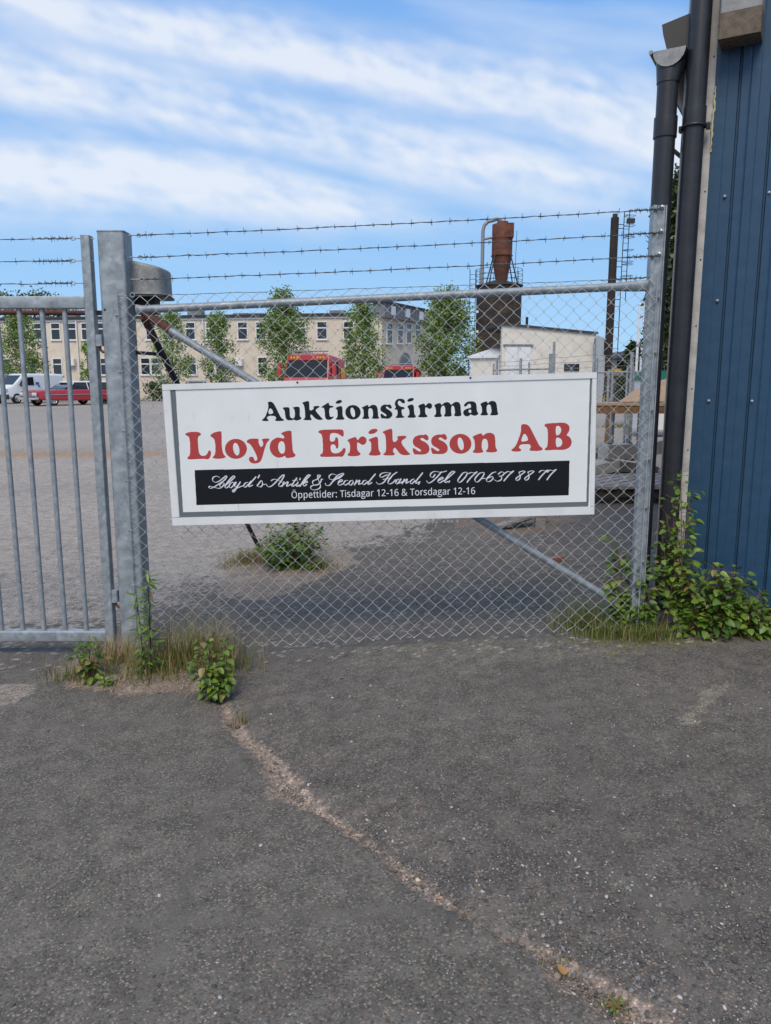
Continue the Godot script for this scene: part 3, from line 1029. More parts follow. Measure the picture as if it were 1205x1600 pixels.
func white_workshop():
	var a := at(783, 594, 45.0)
	var b := at(928, 594, 45.6)
	var c := at(947, 594, 50.5)
	var w := Wall.new(a, b)
	var w2 := Wall.new(b, c)
	var t := thing("workshop_building", w.a, "low cream workshop with dark roof edge in front of the rusty silo", "building")
	var h1 := wall_sy(w, 784, 508).y
	var h2 := wall_sy(w, 926, 522).y
	var L := (b - a).length()
	var B := w.basis()
	var mb := MB.new()
	mb.extrude(PackedVector2Array([Vector2(0, 0), Vector2(L, 0), Vector2(L, h2), Vector2(0, h1)]), Transform3D(Basis(w.u, -w.n, Vector3.UP), w.pt(0, 0, 0)), 0.3, false)
	part(t, "wall", mb, M.cream)
	mb = MB.new()
	var L2 := (c - b).length()
	mb.box(w2.pt(L2 / 2 + 0.02, h2 / 2 - 0.02, -0.16), Vector3(L2, h2 - 0.04, 0.28), w2.basis())
	part(t, "wall", mb, M.cream)
	mb = MB.new()
	mb.extrude(PackedVector2Array([Vector2(-0.1, h1 + 0.005), Vector2(L + 0.1, h2 - 0.005), Vector2(L + 0.1, h2 + 0.12), Vector2(-0.1, h1 + 0.13)]), Transform3D(Basis(w.u, -w.n, Vector3.UP), w.pt(0, 0, 0.12)), 5.6, false)
	part(t, "roof", mb, M.roof_dark)
	mb = MB.new()
	var sp := wall_sy(w, 831, 510)
	mb.tube(w.pt(sp.x, h2, -1.0), w.pt(sp.x, sp.y + 0.6, -1.0), 0.08, 8)
	part(t, "flue", mb, M.black)
	# double door
	var d0 := wall_sy(w, 789, 541)
	var d1 := wall_sy(w, 830, 541)
	var dm := (d0.x + d1.x) / 2
	for k in 2:
		mb = MB.new()
		var cx := lerpf(d0.x, dm, 0.5) if k == 0 else lerpf(dm, d1.x, 0.5)
		mb.box(w.pt(cx, d0.y / 2, 0.03), Vector3((d1.x - d0.x) / 2 - 0.04, d0.y, 0.06), B)
		part(t, "door", mb, M.white_paint)
	mb = MB.new()
	mb.box(w.pt(dm, d0.y + 0.06, 0.05), Vector3(d1.x - d0.x + 0.2, 0.1, 0.1), B)
	part(t, "door_lintel", mb, M.grey_clad)
	for q in [[925.5, 541], [941.0, 543]]:
		var s := wall_sy(w2, q[0] + 4.0, q[1])
		mb = MB.new()
		mb.box(w2.pt(s.x, s.y, 0.03), Vector3(0.5, 0.9, 0.06), w2.basis())
		part(t, "window", mb, M.glass)
	for q in [[893, 574]]:
		var s := wall_sy(w, q[0], q[1])
		mb = MB.new()
		mb.box(w.pt(s.x, s.y, 0.03), Vector3(0.9, 0.4, 0.06), B)
		part(t, "window", mb, M.glass)
	# lean-to on the left
	var e0 := at(735, 594, 47.0)
	var lw := Wall.new(e0, at(785, 594, 45.6))
	var t2 := thing("lean_to_shed", lw.a, "small white lean-to shed beside the workshop under the silo", "shed")
	var hh := wall_sy(lw, 770, 556).y
	var hr := wall_sy(lw, 775, 541).y
	mb = MB.new()
	mb.box(lw.pt(1.0, hh / 2, -0.15), Vector3(2.0, hh, 0.3), lw.basis())
	part(t2, "wall", mb, M.cream)
	mb = MB.new()
	mb.quad_auto(lw.pt(-0.15, hh, 0.15), lw.pt(2.05, hh, 0.15), lw.pt(2.05, hr, -2.6), lw.pt(-0.15, hr, -2.6))
	mb.quad_auto(lw.pt(-0.15, hh - 0.12, 0.15), lw.pt(2.05, hh - 0.12, 0.15), lw.pt(2.05, hh, 0.15), lw.pt(-0.15, hh, 0.15))
	part(t2, "roof", mb, M.frame_white)

# ------------------------------------------------------------------ rusty silo with a dust cyclone
func silo():
	var D := 62.0
	var c := at(776.5, 594, D)
	c.y = 0
	var k := D / FOC * 1.0
	var t := thing("silo", c, "dark rusty steel silo with railing, standing behind the cream workshop", "silo")
	var top := at(776, 448, D).y
	var R := 34.0 * k
	var mb := MB.new()
	mb.lathe([[R, 0.0], [R, top * 0.33], [R + 0.02, top * 0.331], [R, top * 0.335], [R, top * 0.66], [R + 0.02, top * 0.663], [R, top * 0.67], [R, top - 0.02], [R + 0.10, top], [R + 0.10, top + 0.08], [R, top + 0.1], [0.3, top + 0.5], [0.02, top + 0.5]], c, Vector3.UP, 40)
	part(t, "tank", mb, M.silo)
	# railing on the top
	mb = MB.new()
	for yy in [0.45, 0.85, 1.25]:
		var pts := []
		for q in 33:
			var a := TAU * q / 32
			pts.append(c + Vector3(cos(a) * (R + 0.02), top + yy, sin(a) * (R + 0.02)))
		mb.path(pts, [0.02], 5, false)
	for q in 10:
		var a := TAU * q / 10 + 0.2
		var p := c + Vector3(cos(a) * (R + 0.02), top, sin(a) * (R + 0.02))
		mb.tube(p, p + Vector3(0, 1.25, 0), 0.02, 5)
	part(t, "railing", mb, M.dark_steel)
	mb = MB.new()
	var lx := c + Vector3(-R - 0.35, 0, 0.4)
	for s in [-0.22, 0.22]:
		mb.tube(lx + Vector3(s, 0.5, 0), lx + Vector3(s, top + 1.25, 0), 0.03, 5)
	var yy := 0.8
	while yy < top + 1.2:
		mb.tube(lx + Vector3(-0.22, yy, 0), lx + Vector3(0.22, yy, 0), 0.018, 5)
		yy += 0.35
	for q in [2.5, 4.6, 6.7]:
		mb.tube(lx + Vector3(0.22, q, 0), c + Vector3(-R, q, 0.3), 0.03, 5)
	part(t, "ladder", mb, M.dark_steel)
	for q in [487.0, 518.0]:
		mb = MB.new()
		var p := at(746, q, D - 1.7)
		mb.bbox(p, Vector3(0.18, 0.18, 0.12), 0.03)
		part(t, "work_lamp", mb, M.frame_white)
	# cyclone
	var cy := thing("dust_cyclone", Vector3(at(779.5, 594, D).x, top + 0.5, -D), "rust red funnel shaped dust collector on top of the silo", "dust collector")
	var cc := Vector3(at(779.5, 594, D).x, 0, -D)
	var yt := at(780, 351, D).y
	var ym := at(780, 400, D).y
	var rr := 15.3 * k
	mb = MB.new()
	mb.lathe([[0.02, yt + 0.22], [rr * 0.55, yt + 0.22], [rr * 0.55, yt + 0.02], [rr, yt], [rr, lerpf(yt, ym, 0.42)], [rr + 0.06, lerpf(yt, ym, 0.44)], [rr, lerpf(yt, ym, 0.46)], [rr, ym + 0.05], [rr + 0.08, ym], [rr, ym - 0.05]], cc, Vector3.UP, 14)
	part(cy, "drum", mb, M.rust)
	mb = MB.new()
	mb.lathe([[rr * 0.99, ym - 0.04], [0.46, top + 0.52], [0.40, top + 0.40]], cc, Vector3.UP, 14)
	part(cy, "cone", mb, M.rust)
	mb = MB.new()
	var i0 := at(787, 373, D)
	var i1 := at(801, 351, D)
	mb.box(Vector3((i0.x + i1.x) / 2, (i0.y + i1.y) / 2, -D + 0.45), Vector3(i1.x - i0.x, i1.y - i0.y, 0.7))
	part(cy, "inlet_box", mb, M.rust)
	for s in [[-1, 1], [1, 1], [-1, -1], [1, -1]]:
		mb = MB.new()
		mb.tube(cc + Vector3(s[0] * rr * 0.75, ym, s[1] * rr * 0.7), cc + Vector3(s[0] * R * 0.62, top + 0.15, s[1] * R * 0.6), 0.05, 6)
		part(cy, "strut", mb, M.dark_steel)
	mb = MB.new()
	mb.tube(cc + Vector3(rr * 1.25, top, 0.3), cc + Vector3(rr * 1.35, yt - 0.5, 0.3), 0.02, 5)
	part(cy, "cable", mb, M.dark_steel)
	# grey duct
	var px_ := at(750, 594, D).x
	var ph := at(750, 345, D).y
	var x1 := at(779, 594, D).x
	var pts := [Vector3(px_, top, -D), Vector3(px_, ph - 0.75, -D), Vector3(px_ + 0.10, ph - 0.32, -D), Vector3(px_ + 0.38, ph - 0.06, -D), Vector3(px_ + 0.8, ph + 0.05, -D), Vector3(x1 - 0.42, ph + 0.14, -D), Vector3(x1 - 0.12, ph + 0.02, -D), Vector3(x1 + 0.02, ph - 0.25, -D), Vector3(x1 + 0.02, yt + 0.18, -D)]
	mb = MB.new()
	mb.path(pts, [0.14], 12)
	var yb := at(750, 372, D).y
	mb.tube(Vector3(px_, yb - 0.1, -D), Vector3(cc.x - rr + 0.05, yb + 0.05, -D), 0.09, 8)
	part(cy, "duct", mb, M.galv_old)

func chimney():
	var D := 50.0
	var c := at(953.0, 594, D)
	var top := at(962, 340, D)
	c = Vector3((c.x + top.x) / 2 - 0.1, 0, -D)
	var t := thing("steel_chimney", c, "tall rusty brown steel chimney pipe with a rung ladder beside it", "chimney")
	var h := top.y
	var mb := MB.new()
	mb.lathe([[0.25, 0.0], [0.25, h * 0.5], [0.255, h * 0.5 + 0.05], [0.25, h * 0.5 + 0.1], [0.245, h], [0.16, h + 0.02], [0.15, h + 0.22], [0.02, h + 0.22]], c, Vector3.UP, 18)
	part(t, "flue_pipe", mb, M.sooty)
	var ml := c + Vector3(0.62, 0, 0.0)
	var y1 := at(975, 330, D).y
	var y0 := at(975, 470, D).y
	mb = MB.new()
	mb.tube(ml + Vector3(-0.05, 2.0, 0), ml + Vector3(-0.05, y1, 0), 0.028, 6)
	mb.tube(ml + Vector3(0.28, y0, 0), ml + Vector3(0.28, y1, 0), 0.028, 6)
	var y := 2.2
	while y < y1:
		mb.tube(ml + Vector3(-0.05, y, 0), ml + Vector3(0.28 if y > y0 else -0.4, y, 0), 0.015, 5)
		y += 0.42 if y > y0 else 1.3
	part(t, "ladder", mb, M.dark_steel)
	mb = MB.new()
	for py in [339.0, 354.0, 372.0, 392.0, 410.0, 414.0, 432.0]:
		var yy := at(975, py, D).y
		mb.path(MB.circle(ml + Vector3(0.25, yy, 0.25), Vector3.RIGHT, Vector3.BACK, 0.32, 14) as Array, [0.018], 5, false)
	part(t, "ladder_cage", mb, M.dark_steel)
	mb = MB.new()
	for py in [351.0, 357.0, 408.0, 417.0, 468.0]:
		var yy := at(970, py, D).y
		mb.tube(c + Vector3(0.2, yy, 0), ml + Vector3(-0.05, yy, 0), 0.025, 5)
	part(t, "bracket", mb, M.dark_steel)
	mb = MB.new()
	mb.bbox(ml + Vector3(0.32, at(980, 346, D).y, 0.15), Vector3(0.46, 0.28, 0.3), 0.03)
	part(t, "floodlight", mb, M.bumper)

func far_things():
	# small dark roofed house beyond the inner fence
	var D := 60.0
	var p := at(968, 594, D)
	p.y = 0
	var t := thing("gabled_house", p, "grey house with a dark gable roof behind the yellow loader", "house")
	var ridge := at(968, 549, D).y
	var eave := at(968, 566, D).y
	var mb := MB.new()
	mb.box(p + Vector3(0, eave / 2, 0), Vector3(2.6, eave, 5))
	part(t, "wall", mb, M.grey_clad)
	mb = MB.new()
	mb.extrude(PackedVector2Array([Vector2(-1.7, 0), Vector2(1.7, 0), Vector2(0.1, ridge - eave)]), Transform3D(Basis(Vector3.RIGHT, Vector3.BACK, Vector3.UP), p + Vector3(0, eave, -2.7)), 5.4, false)
	part(t, "roof", mb, M.roof_dark)
	# flagpoles
	var k := 0
	for q in [[993.5, 478, 33.0], [1000.5, 470, 31.5], [1005.5, 500, 30.5]]:
		var f := at(q[0], 594, q[2])
		f.y = 0
		var h: float = at(q[0], q[1], q[2]).y
		var o := thing("flagpole", f, ["bare white flagpole standing farthest from the shed corner", "tallest bare white flagpole, the middle one of three", "short bare white flagpole close behind the thin end post"][k], "flagpole", "white flagpoles")
		mb = MB.new()
		mb.path([f, f + Vector3(0, h, 0)], [0.07, 0.04], 10)
		part(o, "pole", mb, M.frame_white)
		mb = MB.new()
		mb.lathe([[0.01, 0.12], [0.06, 0.09], [0.07, 0.05], [0.04, 0.0]], f + Vector3(0, h, 0), Vector3.UP, 10)
		part(o, "finial", mb, M.frame_white)
		k += 1

# ------------------------------------------------------------------ trees
func leaf_cloud(mb: MB, c: Vector3, n: int, size: float, spread: Vector3, tone: float, rg: RandomNumberGenerator, warm := 0.0):
	for k in n:
		var d := Vector3(rg.randfn(), rg.randfn(), rg.randfn()) * 0.5
		var p := c + d * spread
		var a := Vector3(rg.randfn(), rg.randfn() * 0.7, rg.randfn()).normalized()
		var b := a.cross(Vector3(rg.randfn(), rg.randfn(), rg.randfn())).normalized()
		var s := size * rg.randf_range(0.6, 1.3)
		var v := tone * rg.randf_range(0.7, 1.35)
		mb.col = Color(v * (0.66 + warm + rg.randf_range(-0.06, 0.12)), v, v * 0.26)
		var nn := a.cross(b)
		nn = nn.normalized() if nn.y > 0.0 else -nn.normalized()
		mb.tri(p - a * s * 0.5, p + b * s * 0.32, p + a * s * 0.5, nn, nn, nn)
		mb.tri(p - a * s * 0.5, p + a * s * 0.5, p - b * s * 0.32, nn, nn, nn)
func tree(called: String, px0: float, px1: float, ytop: float, D: float, label: String, group: String, seed_: int, clumps: int, per: int, size: float, tone: float, shape := 0, trunk_m: Material = null, base_frac := 0.16):
	var rg := RandomNumberGenerator.new()
	rg.seed = seed_
	var cx := (px0 + px1) / 2
	var p := at(cx, 594, D)
	p.y = 0.0
	var h := at(cx, ytop, D).y
	var w := (px1 - px0) / FOC * D * 0.5
	var t := thing(called, p, label, "tree", group)
	var mb := MB.new()
	var pts := [p, p + Vector3(rg.randf_range(-.1, .1) * w, h * 0.4, 0), p + Vector3(rg.randf_range(-.15, .15) * w, h * 0.75, 0), p + Vector3(0, h * 0.96, 0)]
	var tr := h * 0.016
	mb.path(pts, [tr, tr * 0.75, tr * 0.4, tr * 0.12], 8)
	var crown := MB.new()
	crown.use_c = true
	var limbs := MB.new()
	for k in clumps:
		var f := pow(rg.randf(), 0.85)
		var y := h * lerpf(base_frac, 0.97, f)
		var prof := 1.0
		if shape == 0:      # tall birch: widest below the middle, ragged pointed top
			prof = pow(sin(PI * clampf(0.14 + f * 0.78, 0, 1)), 0.5) * lerpf(1.15, 0.62, f)
		else:               # broad round crown
			prof = sqrt(maxf(0.05, 1.0 - pow(f * 2.0 - 1.0, 2.0)))
		var a := rg.randf() * TAU
		var rad := w * prof * pow(rg.randf(), 0.4) * rg.randf_range(0.6, 1.12)
		var q := p + Vector3(cos(a) * rad, y, sin(a) * rad)
		leaf_cloud(crown, q, per, size, Vector3(w * 0.26, h * 0.07, w * 0.26), tone * rg.randf_range(0.75, 1.25), rg)
		if k % 3 == 0:
			var from: Vector3 = p + Vector3(0, maxf(h * 0.12, y - rad * 1.3), 0)
			limbs.path([from, from.lerp(q, 0.6) + Vector3(0, 0.05 * h * 0.3, 0), q], [tr * 0.3, tr * 0.16, tr * 0.06], 5, false)
	var tk := part(t, "trunk", mb, trunk_m if trunk_m else M.bark)
	part(tk, "limbs", limbs, trunk_m if trunk_m else M.bark)
	part(t, "crown", crown, M.foliage)
func trees():
	var g := "birches in front of the beige block"
	tree("birch_tree", -4, 78, 488, 60.0, "broad leafy birch beside the white van", g, 1, 116, 55, 0.180, 0.259, 0)
	tree("birch_tree", 124, 152, 535, 61.0, "thin young birch glimpsed between the gate leaf and the thick post", g, 2, 42, 36, 0.162, 0.305, 0)
	tree("birch_tree", 236, 305, 486, 58.0, "airy birch above the dark leaning stay", g, 3, 95, 50, 0.171, 0.275, 0)
	tree("birch_tree", 316, 374, 487, 58.0, "slim pointed birch between the two drainpipes of the block", g, 4, 100, 55, 0.171, 0.259, 0)
	tree("birch_tree", 404, 488, 449, 55.0, "tallest birch with a spire top beside the red truck", g, 5, 158, 64, 0.180, 0.244, 0)
	tree("birch_tree", 528, 606, 470, 55.0, "loose birch behind the red truck at the end of the block", g, 6, 127, 56, 0.171, 0.275, 0)
	tree("birch_tree", 648, 748, 450, 52.0, "wide two headed birch beside the dark silo", g, 7, 180, 68, 0.180, 0.244, 0)
	tree("dark_tree", -60, 60, 452, 95.0, "dark round treetop behind the flat roof, above the van", "trees behind the block", 8, 90, 60, 0.34, 0.10, 1, M.bark_dark)
	tree("dark_tree", 10, 128, 455, 98.0, "dark round treetop behind the flat roof, above the red wagon", "trees behind the block", 9, 100, 60, 0.34, 0.10, 1, M.bark_dark)
	tree("dark_tree", 968, 1012, 537, 42.0, "green tree behind the white flagpoles", "trees beyond the inner fence", 10, 90, 55, 0.22, 0.06, 1, M.bark_dark, 0.08)
	tree("dark_tree", 1002, 1080, 280, 24.0, "tall leafy tree seen in the gap beside the shed corner", "trees beyond the inner fence", 11, 150, 60, 0.16, 0.075, 1, M.bark_dark, 0.06)
	tree("dark_tree", 1020, 1110, 430, 40.0, "lower tree filling the gap behind the shed corner", "trees beyond the inner fence", 12, 100, 60, 0.24, 0.05, 1, M.bark_dark, 0.05)
	for q in [[226, 262, 600, 57.0, "low green hedge bush at the foot of the beige block", 21], [150, 172, 606, 52.0, "scrubby bush beside the tail of the red wagon", 22]]:
		var p := at((q[0] + q[1]) / 2.0, 594, q[3])
		p.y = 0
		var t := thing("hedge_bush", p, q[4], "bush")
		var rg := RandomNumberGenerator.new()
		rg.seed = q[5]
		var mb := MB.new()
		mb.use_c = true
		var h: float = at(q[0], q[2], q[3]).y
		var w: float = (q[1] - q[0]) / FOC * q[3] * 0.5
		for k in 36:
			leaf_cloud(mb, p + Vector3(rg.randf_range(-w, w), rg.randf_range(0.1, h), rg.randf_range(-0.6, 0.6)), 40, 0.16, Vector3(0.35, 0.3, 0.35), 0.085, rg)
		part(t, "foliage", mb, M.foliage)
		mb = MB.new()
		for k in 5:
			mb.tube(p + Vector3(rg.randf_range(-w, w) * 0.3, 0, 0), p + Vector3(rg.randf_range(-w, w) * 0.7, h * 0.7, 0), 0.025, 5)
		part(t, "stems", mb, M.bark_dark)

# ------------------------------------------------------------------ vehicles: local x is forward, z to the right, origin on the ground
func station(x: float, y0: float, y1: float, w0: float, w1: float, r: float) -> PackedVector3Array:
	var a := PackedVector3Array()
	var cs := [[w1 / 2, y1], [-w1 / 2, y1], [-w0 / 2, y0], [w0 / 2, y0]]
	var n := 3
	for k in 4:
		var c: Array = cs[k]
		var sx := signf(c[0])
		var sy := 1.0 if k < 2 else -1.0
		for s in n:
			var t := s / float(n - 1) * PI / 2
			if k == 1 or k == 3:
				t = PI / 2 - t
			# walk the corner so that the ring keeps one direction
			a.append(Vector3(x, c[1] - sy * r + sy * r * sin(t), c[0] - sx * r + sx * r * cos(t)))
	return a
func loft(mb: MB, sts: Array):
	var rows := []
	for s in sts:
		rows.append(station(s[0], s[1], s[2], s[3], s[4], s[5]))
	mb.grid(rows, true)
	mb.fan(rows[0], Vector3.LEFT if sts[0][0] < sts[-1][0] else Vector3.RIGHT)
	mb.fan(rows[-1], Vector3.RIGHT if sts[0][0] < sts[-1][0] else Vector3.LEFT)
func wheel(parent: Node, c: Vector3, r: float, w: float, rim: Material):
	var mb := MB.new()
	mb.lathe([[r * 0.62, -w / 2], [r * 0.93, -w / 2], [r, -w * 0.36], [r, w * 0.36], [r * 0.93, w / 2], [r * 0.62, w / 2]], c, Vector3.BACK, 24)
	var o := local_part(parent, "wheel", mb, M.tyre)
	mb = MB.new()
	for s in [-1.0, 1.0]:
		var z: float = s * w * 0.44
		mb.lathe([[r * 0.64, z], [r * 0.60, z - s * 0.02], [r * 0.50, z - s * 0.05], [0.005, z - s * 0.06]], c, Vector3.BACK, 20)
		for k in 5:
			var a := TAU * k / 5
			mb.box(c + Vector3(cos(a), sin(a), 0) * r * 0.32 + Vector3(0, 0, z - s * 0.025), Vector3(r * 0.5, r * 0.15, 0.03), Basis(Vector3.BACK, a))
	local_part(o, "rim", mb, rim)
func car_node(called: String, px: float, D: float, yaw_deg: float, label: String, category: String) -> Node3D:
	var p := at(px, 594, D)
	var t := thing(called, Vector3(p.x, 0, p.z), label, category)
	t.rotation_degrees.y = yaw_deg
	return t
func side_glass(parent: Node, called: String, pts: Array, z: float, lean: float, m: Material):
	for s in [-1.0, 1.0]:
		var mb := MB.new()
		var poly := PackedVector3Array()
		for q in pts:
			poly.append(Vector3(q[0], q[1], s * (z - lean * (q[1] - pts[0][1]))))
		mb.fan(poly, Vector3(0, 0, s))
		local_part(parent, called, mb, m)
func vehicles():
	# ---- classic red station wagon, nose towards us and to the left
	var t := car_node("station_wagon", 108, 48.0, -124.0, "classic red station wagon with white roof, chrome grille and whitewashed trim", "car")
	var mb := MB.new()
	loft(mb, [[-2.72, 0.45, 0.80, 1.70, 1.60, 0.08], [-2.62, 0.34, 0.93, 1.90, 1.78, 0.10], [-1.2, 0.28, 0.96, 1.98, 1.86, 0.10], [0.6, 0.28, 0.96, 1.98, 1.86, 0.10], [1.4, 0.30, 0.95, 1.98, 1.84, 0.10], [2.45, 0.34, 0.90, 1.94, 1.80, 0.10], [2.66, 0.40, 0.86, 1.88, 1.76, 0.08]])
	local_part(t, "body", mb, M.red_paint)
	mb = MB.new()
	loft(mb, [[-2.50, 0.93, 0.98, 1.64, 1.62, 0.02], [-2.30, 0.93, 1.38, 1.66, 1.36, 0.05], [0.15, 0.93, 1.40, 1.66, 1.36, 0.05], [0.92, 0.93, 0.97, 1.60, 1.58, 0.02]])
	local_part(t, "cabin_glass", mb, M.car_glass)
	mb = MB.new()
	loft(mb, [[-2.42, 1.37, 1.41, 1.30, 1.22, 0.02], [-2.30, 1.36, 1.47, 1.44, 1.30, 0.04], [0.05, 1.36, 1.47, 1.44, 1.30, 0.04], [0.25, 1.36, 1.41, 1.34, 1.24, 0.02]])
	local_part(t, "roof", mb, M.white_car)
	for s in [-1.0, 1.0]:
		mb = MB.new()
		for q in [[0.62, 0.12, 0.05], [-0.75, -0.72, 0.05], [-1.65, -1.60, 0.06], [-2.42, -2.30, 0.07]]:
			mb.path([Vector3(q[0], 0.95, s * 0.835), Vector3(q[1], 1.40, s * 0.685)], [q[2] * 0.6], 6)
		local_part(t, "pillars", mb, M.white_car)
		mb = MB.new()
		mb.box(Vector3(-0.1, 0.66, s * 0.985), Vector3(5.0, 0.035, 0.03))
		local_part(t, "trim_strip", mb, M.chrome)
	mb = MB.new()
	mb.bbox(Vector3(2.70, 0.66, 0), Vector3(0.07, 0.20, 1.66), 0.01)
	var gr := local_part(t, "grille", mb, M.bumper)
	mb = MB.new()
	for k in 5:
		mb.box(Vector3(2.745, 0.585 + k * 0.04, 0), Vector3(0.03, 0.017, 1.62))
	for s in [-1.0, 1.0]:
		mb.box(Vector3(2.745, 0.665, s * 0.84), Vector3(0.04, 0.22, 0.05))
	local_part(gr, "grille_bars", mb, M.chrome)
	for z in [-0.72, -0.50, 0.50, 0.72]:
		mb = MB.new()
		mb.lathe([[0.10, -0.02], [0.10, 0.03], [0.08, 0.05], [0.01, 0.06]], Vector3(2.74, 0.69, z), Vector3.RIGHT, 14)
		local_part(t, "headlight", mb, M.lamp_glass)
	mb = MB.new()
	loft(mb, [[2.70, 0.36, 0.52, 1.90, 1.90, 0.05], [2.88, 0.38, 0.50, 1.84, 1.84, 0.05]])
	local_part(t, "bumper", mb, M.chrome)
	mb = MB.new()
	loft(mb, [[-2.88, 0.38, 0.50, 1.84, 1.84, 0.05], [-2.68, 0.36, 0.52, 1.90, 1.90, 0.05]])
	local_part(t, "bumper", mb, M.chrome)
	for x in [1.72, -1.45]:
		for s in [-1.0, 1.0]:
			wheel(t, Vector3(x, 0.34, s * 0.83), 0.34, 0.24, M.chrome)
	# ---- white panel van
	t = car_node("panel_van", 40, 52.5, -118.0, "white panel van with black bumper and a blue mark on its side", "van")
	mb = MB.new()
	loft(mb, [[-2.38, 0.55, 1.80, 1.75, 1.55, 0.10], [-2.30, 0.32, 1.93, 1.90, 1.62, 0.14], [0.35, 0.30, 1.95, 1.92, 1.62, 0.16], [0.75, 0.30, 1.88, 1.92, 1.56, 0.16], [1.55, 0.32, 1.22, 1.90, 1.66, 0.14], [2.10, 0.36, 1.02, 1.84, 1.60, 0.12], [2.36, 0.44, 0.86, 1.66, 1.46, 0.10]])
	local_part(t, "body", mb, M.white_car)
	mb = MB.new()
	mb.quad_auto(Vector3(1.56, 1.235, -0.74), Vector3(1.56, 1.235, 0.74), Vector3(0.82, 1.83, 0.64), Vector3(0.82, 1.83, -0.64))
	local_part(t, "windscreen", mb, M.car_glass)
	side_glass(t, "side_window", [[0.05, 1.18], [1.20, 1.18], [0.82, 1.68], [0.05, 1.72]], 0.905, 0.12, M.car_glass)
	mb = MB.new()
	loft(mb, [[2.02, 0.28, 0.62, 1.94, 1.90, 0.08], [2.44, 0.32, 0.60, 1.66, 1.62, 0.08]])
	local_part(t, "bumper", mb, M.bumper)
	for s in [-1.0, 1.0]:
		mb = MB.new()
		mb.bbox(Vector3(2.16, 0.86, s * 0.76), Vector3(0.30, 0.20, 0.22), 0.05)
		local_part(t, "headlight", mb, M.lamp_glass)
		mb = MB.new()
		mb.bbox(Vector3(1.12, 1.22, s * 1.04), Vector3(0.14, 0.24, 0.18), 0.04)
		local_part(t, "mirror", mb, M.bumper)
		mb = MB.new()
		mb.box(Vector3(-0.2, 1.30, s * 0.905), Vector3(0.26, 0.16, 0.02))
		mb.box(Vector3(-0.30, 1.12, s * 0.925), Vector3(0.12, 0.12, 0.02))
		local_part(t, "side_print", mb, M.blue_print)
	for x in [1.42, -1.40]:
		for s in [-1.0, 1.0]:
			wheel(t, Vector3(x, 0.33, s * 0.84), 0.33, 0.22, M.silver)
	# ---- red trucks whose cabs show over the sign
	red_truck(492, 39.0, -108.0, "red truck cab with yellow marks on its brow, parked before the birches", 1.0)
	red_truck(628, 50.0, -106.0, "smaller red truck roof beside the arched door of the block", 0.87)
	# ---- two cars between the birches
	small_car(308, 56.0, -70.0, "silver estate car parked under the airy birch", M.silver)
	small_car(352, 58.0, -75.0, "white hatchback parked under the slim birch", M.white_car)
	# ---- dark covered car behind the inner fence
	small_car(792, 30.0, -88.0, "dark car standing before the workshop doors", M.bumper)
	# ---- yellow loader
	t = car_node("wheel_loader", 972, 44.0, -95.0, "yellow and black loader standing beyond the inner fence", "loader")
	mb = MB.new()
	loft(mb, [[-1.4, 0.7, 1.75, 1.3, 1.2, 0.08], [0.2, 0.6, 1.75, 1.3, 1.2, 0.08], [1.2, 0.6, 1.25, 1.2, 1.1, 0.08]])
	local_part(t, "body", mb, M.bumper)
	mb = MB.new()
	mb.bbox(Vector3(0.4, 1.98, 0), Vector3(1.6, 0.26, 1.32), 0.04)
	local_part(t, "cab_band", mb, M.yellow)
	mb = MB.new()
	loft(mb, [[-0.4, 2.14, 2.6, 1.1, 1.0, 0.06], [0.9, 2.14, 2.6, 1.1, 1.0, 0.06]])
	local_part(t, "cab", mb, M.car_glass)
	mb = MB.new()
	mb.bbox(Vector3(0.25, 2.66, 0), Vector3(1.6, 0.1, 1.25), 0.03)
	local_part(t, "cab_roof", mb, M.bumper)
	mb = MB.new()
	loft(mb, [[1.75, 0.12, 0.75, 1.6, 1.6, 0.05], [2.2, 0.10, 0.35, 1.6, 1.6, 0.05]])
	local_part(t, "bucket", mb, M.dark_steel)
	for x in [0.9, -0.9]:
		for s in [-1.0, 1.0]:
			wheel(t, Vector3(x, 0.48, s * 0.62), 0.48, 0.32, M.yellow)
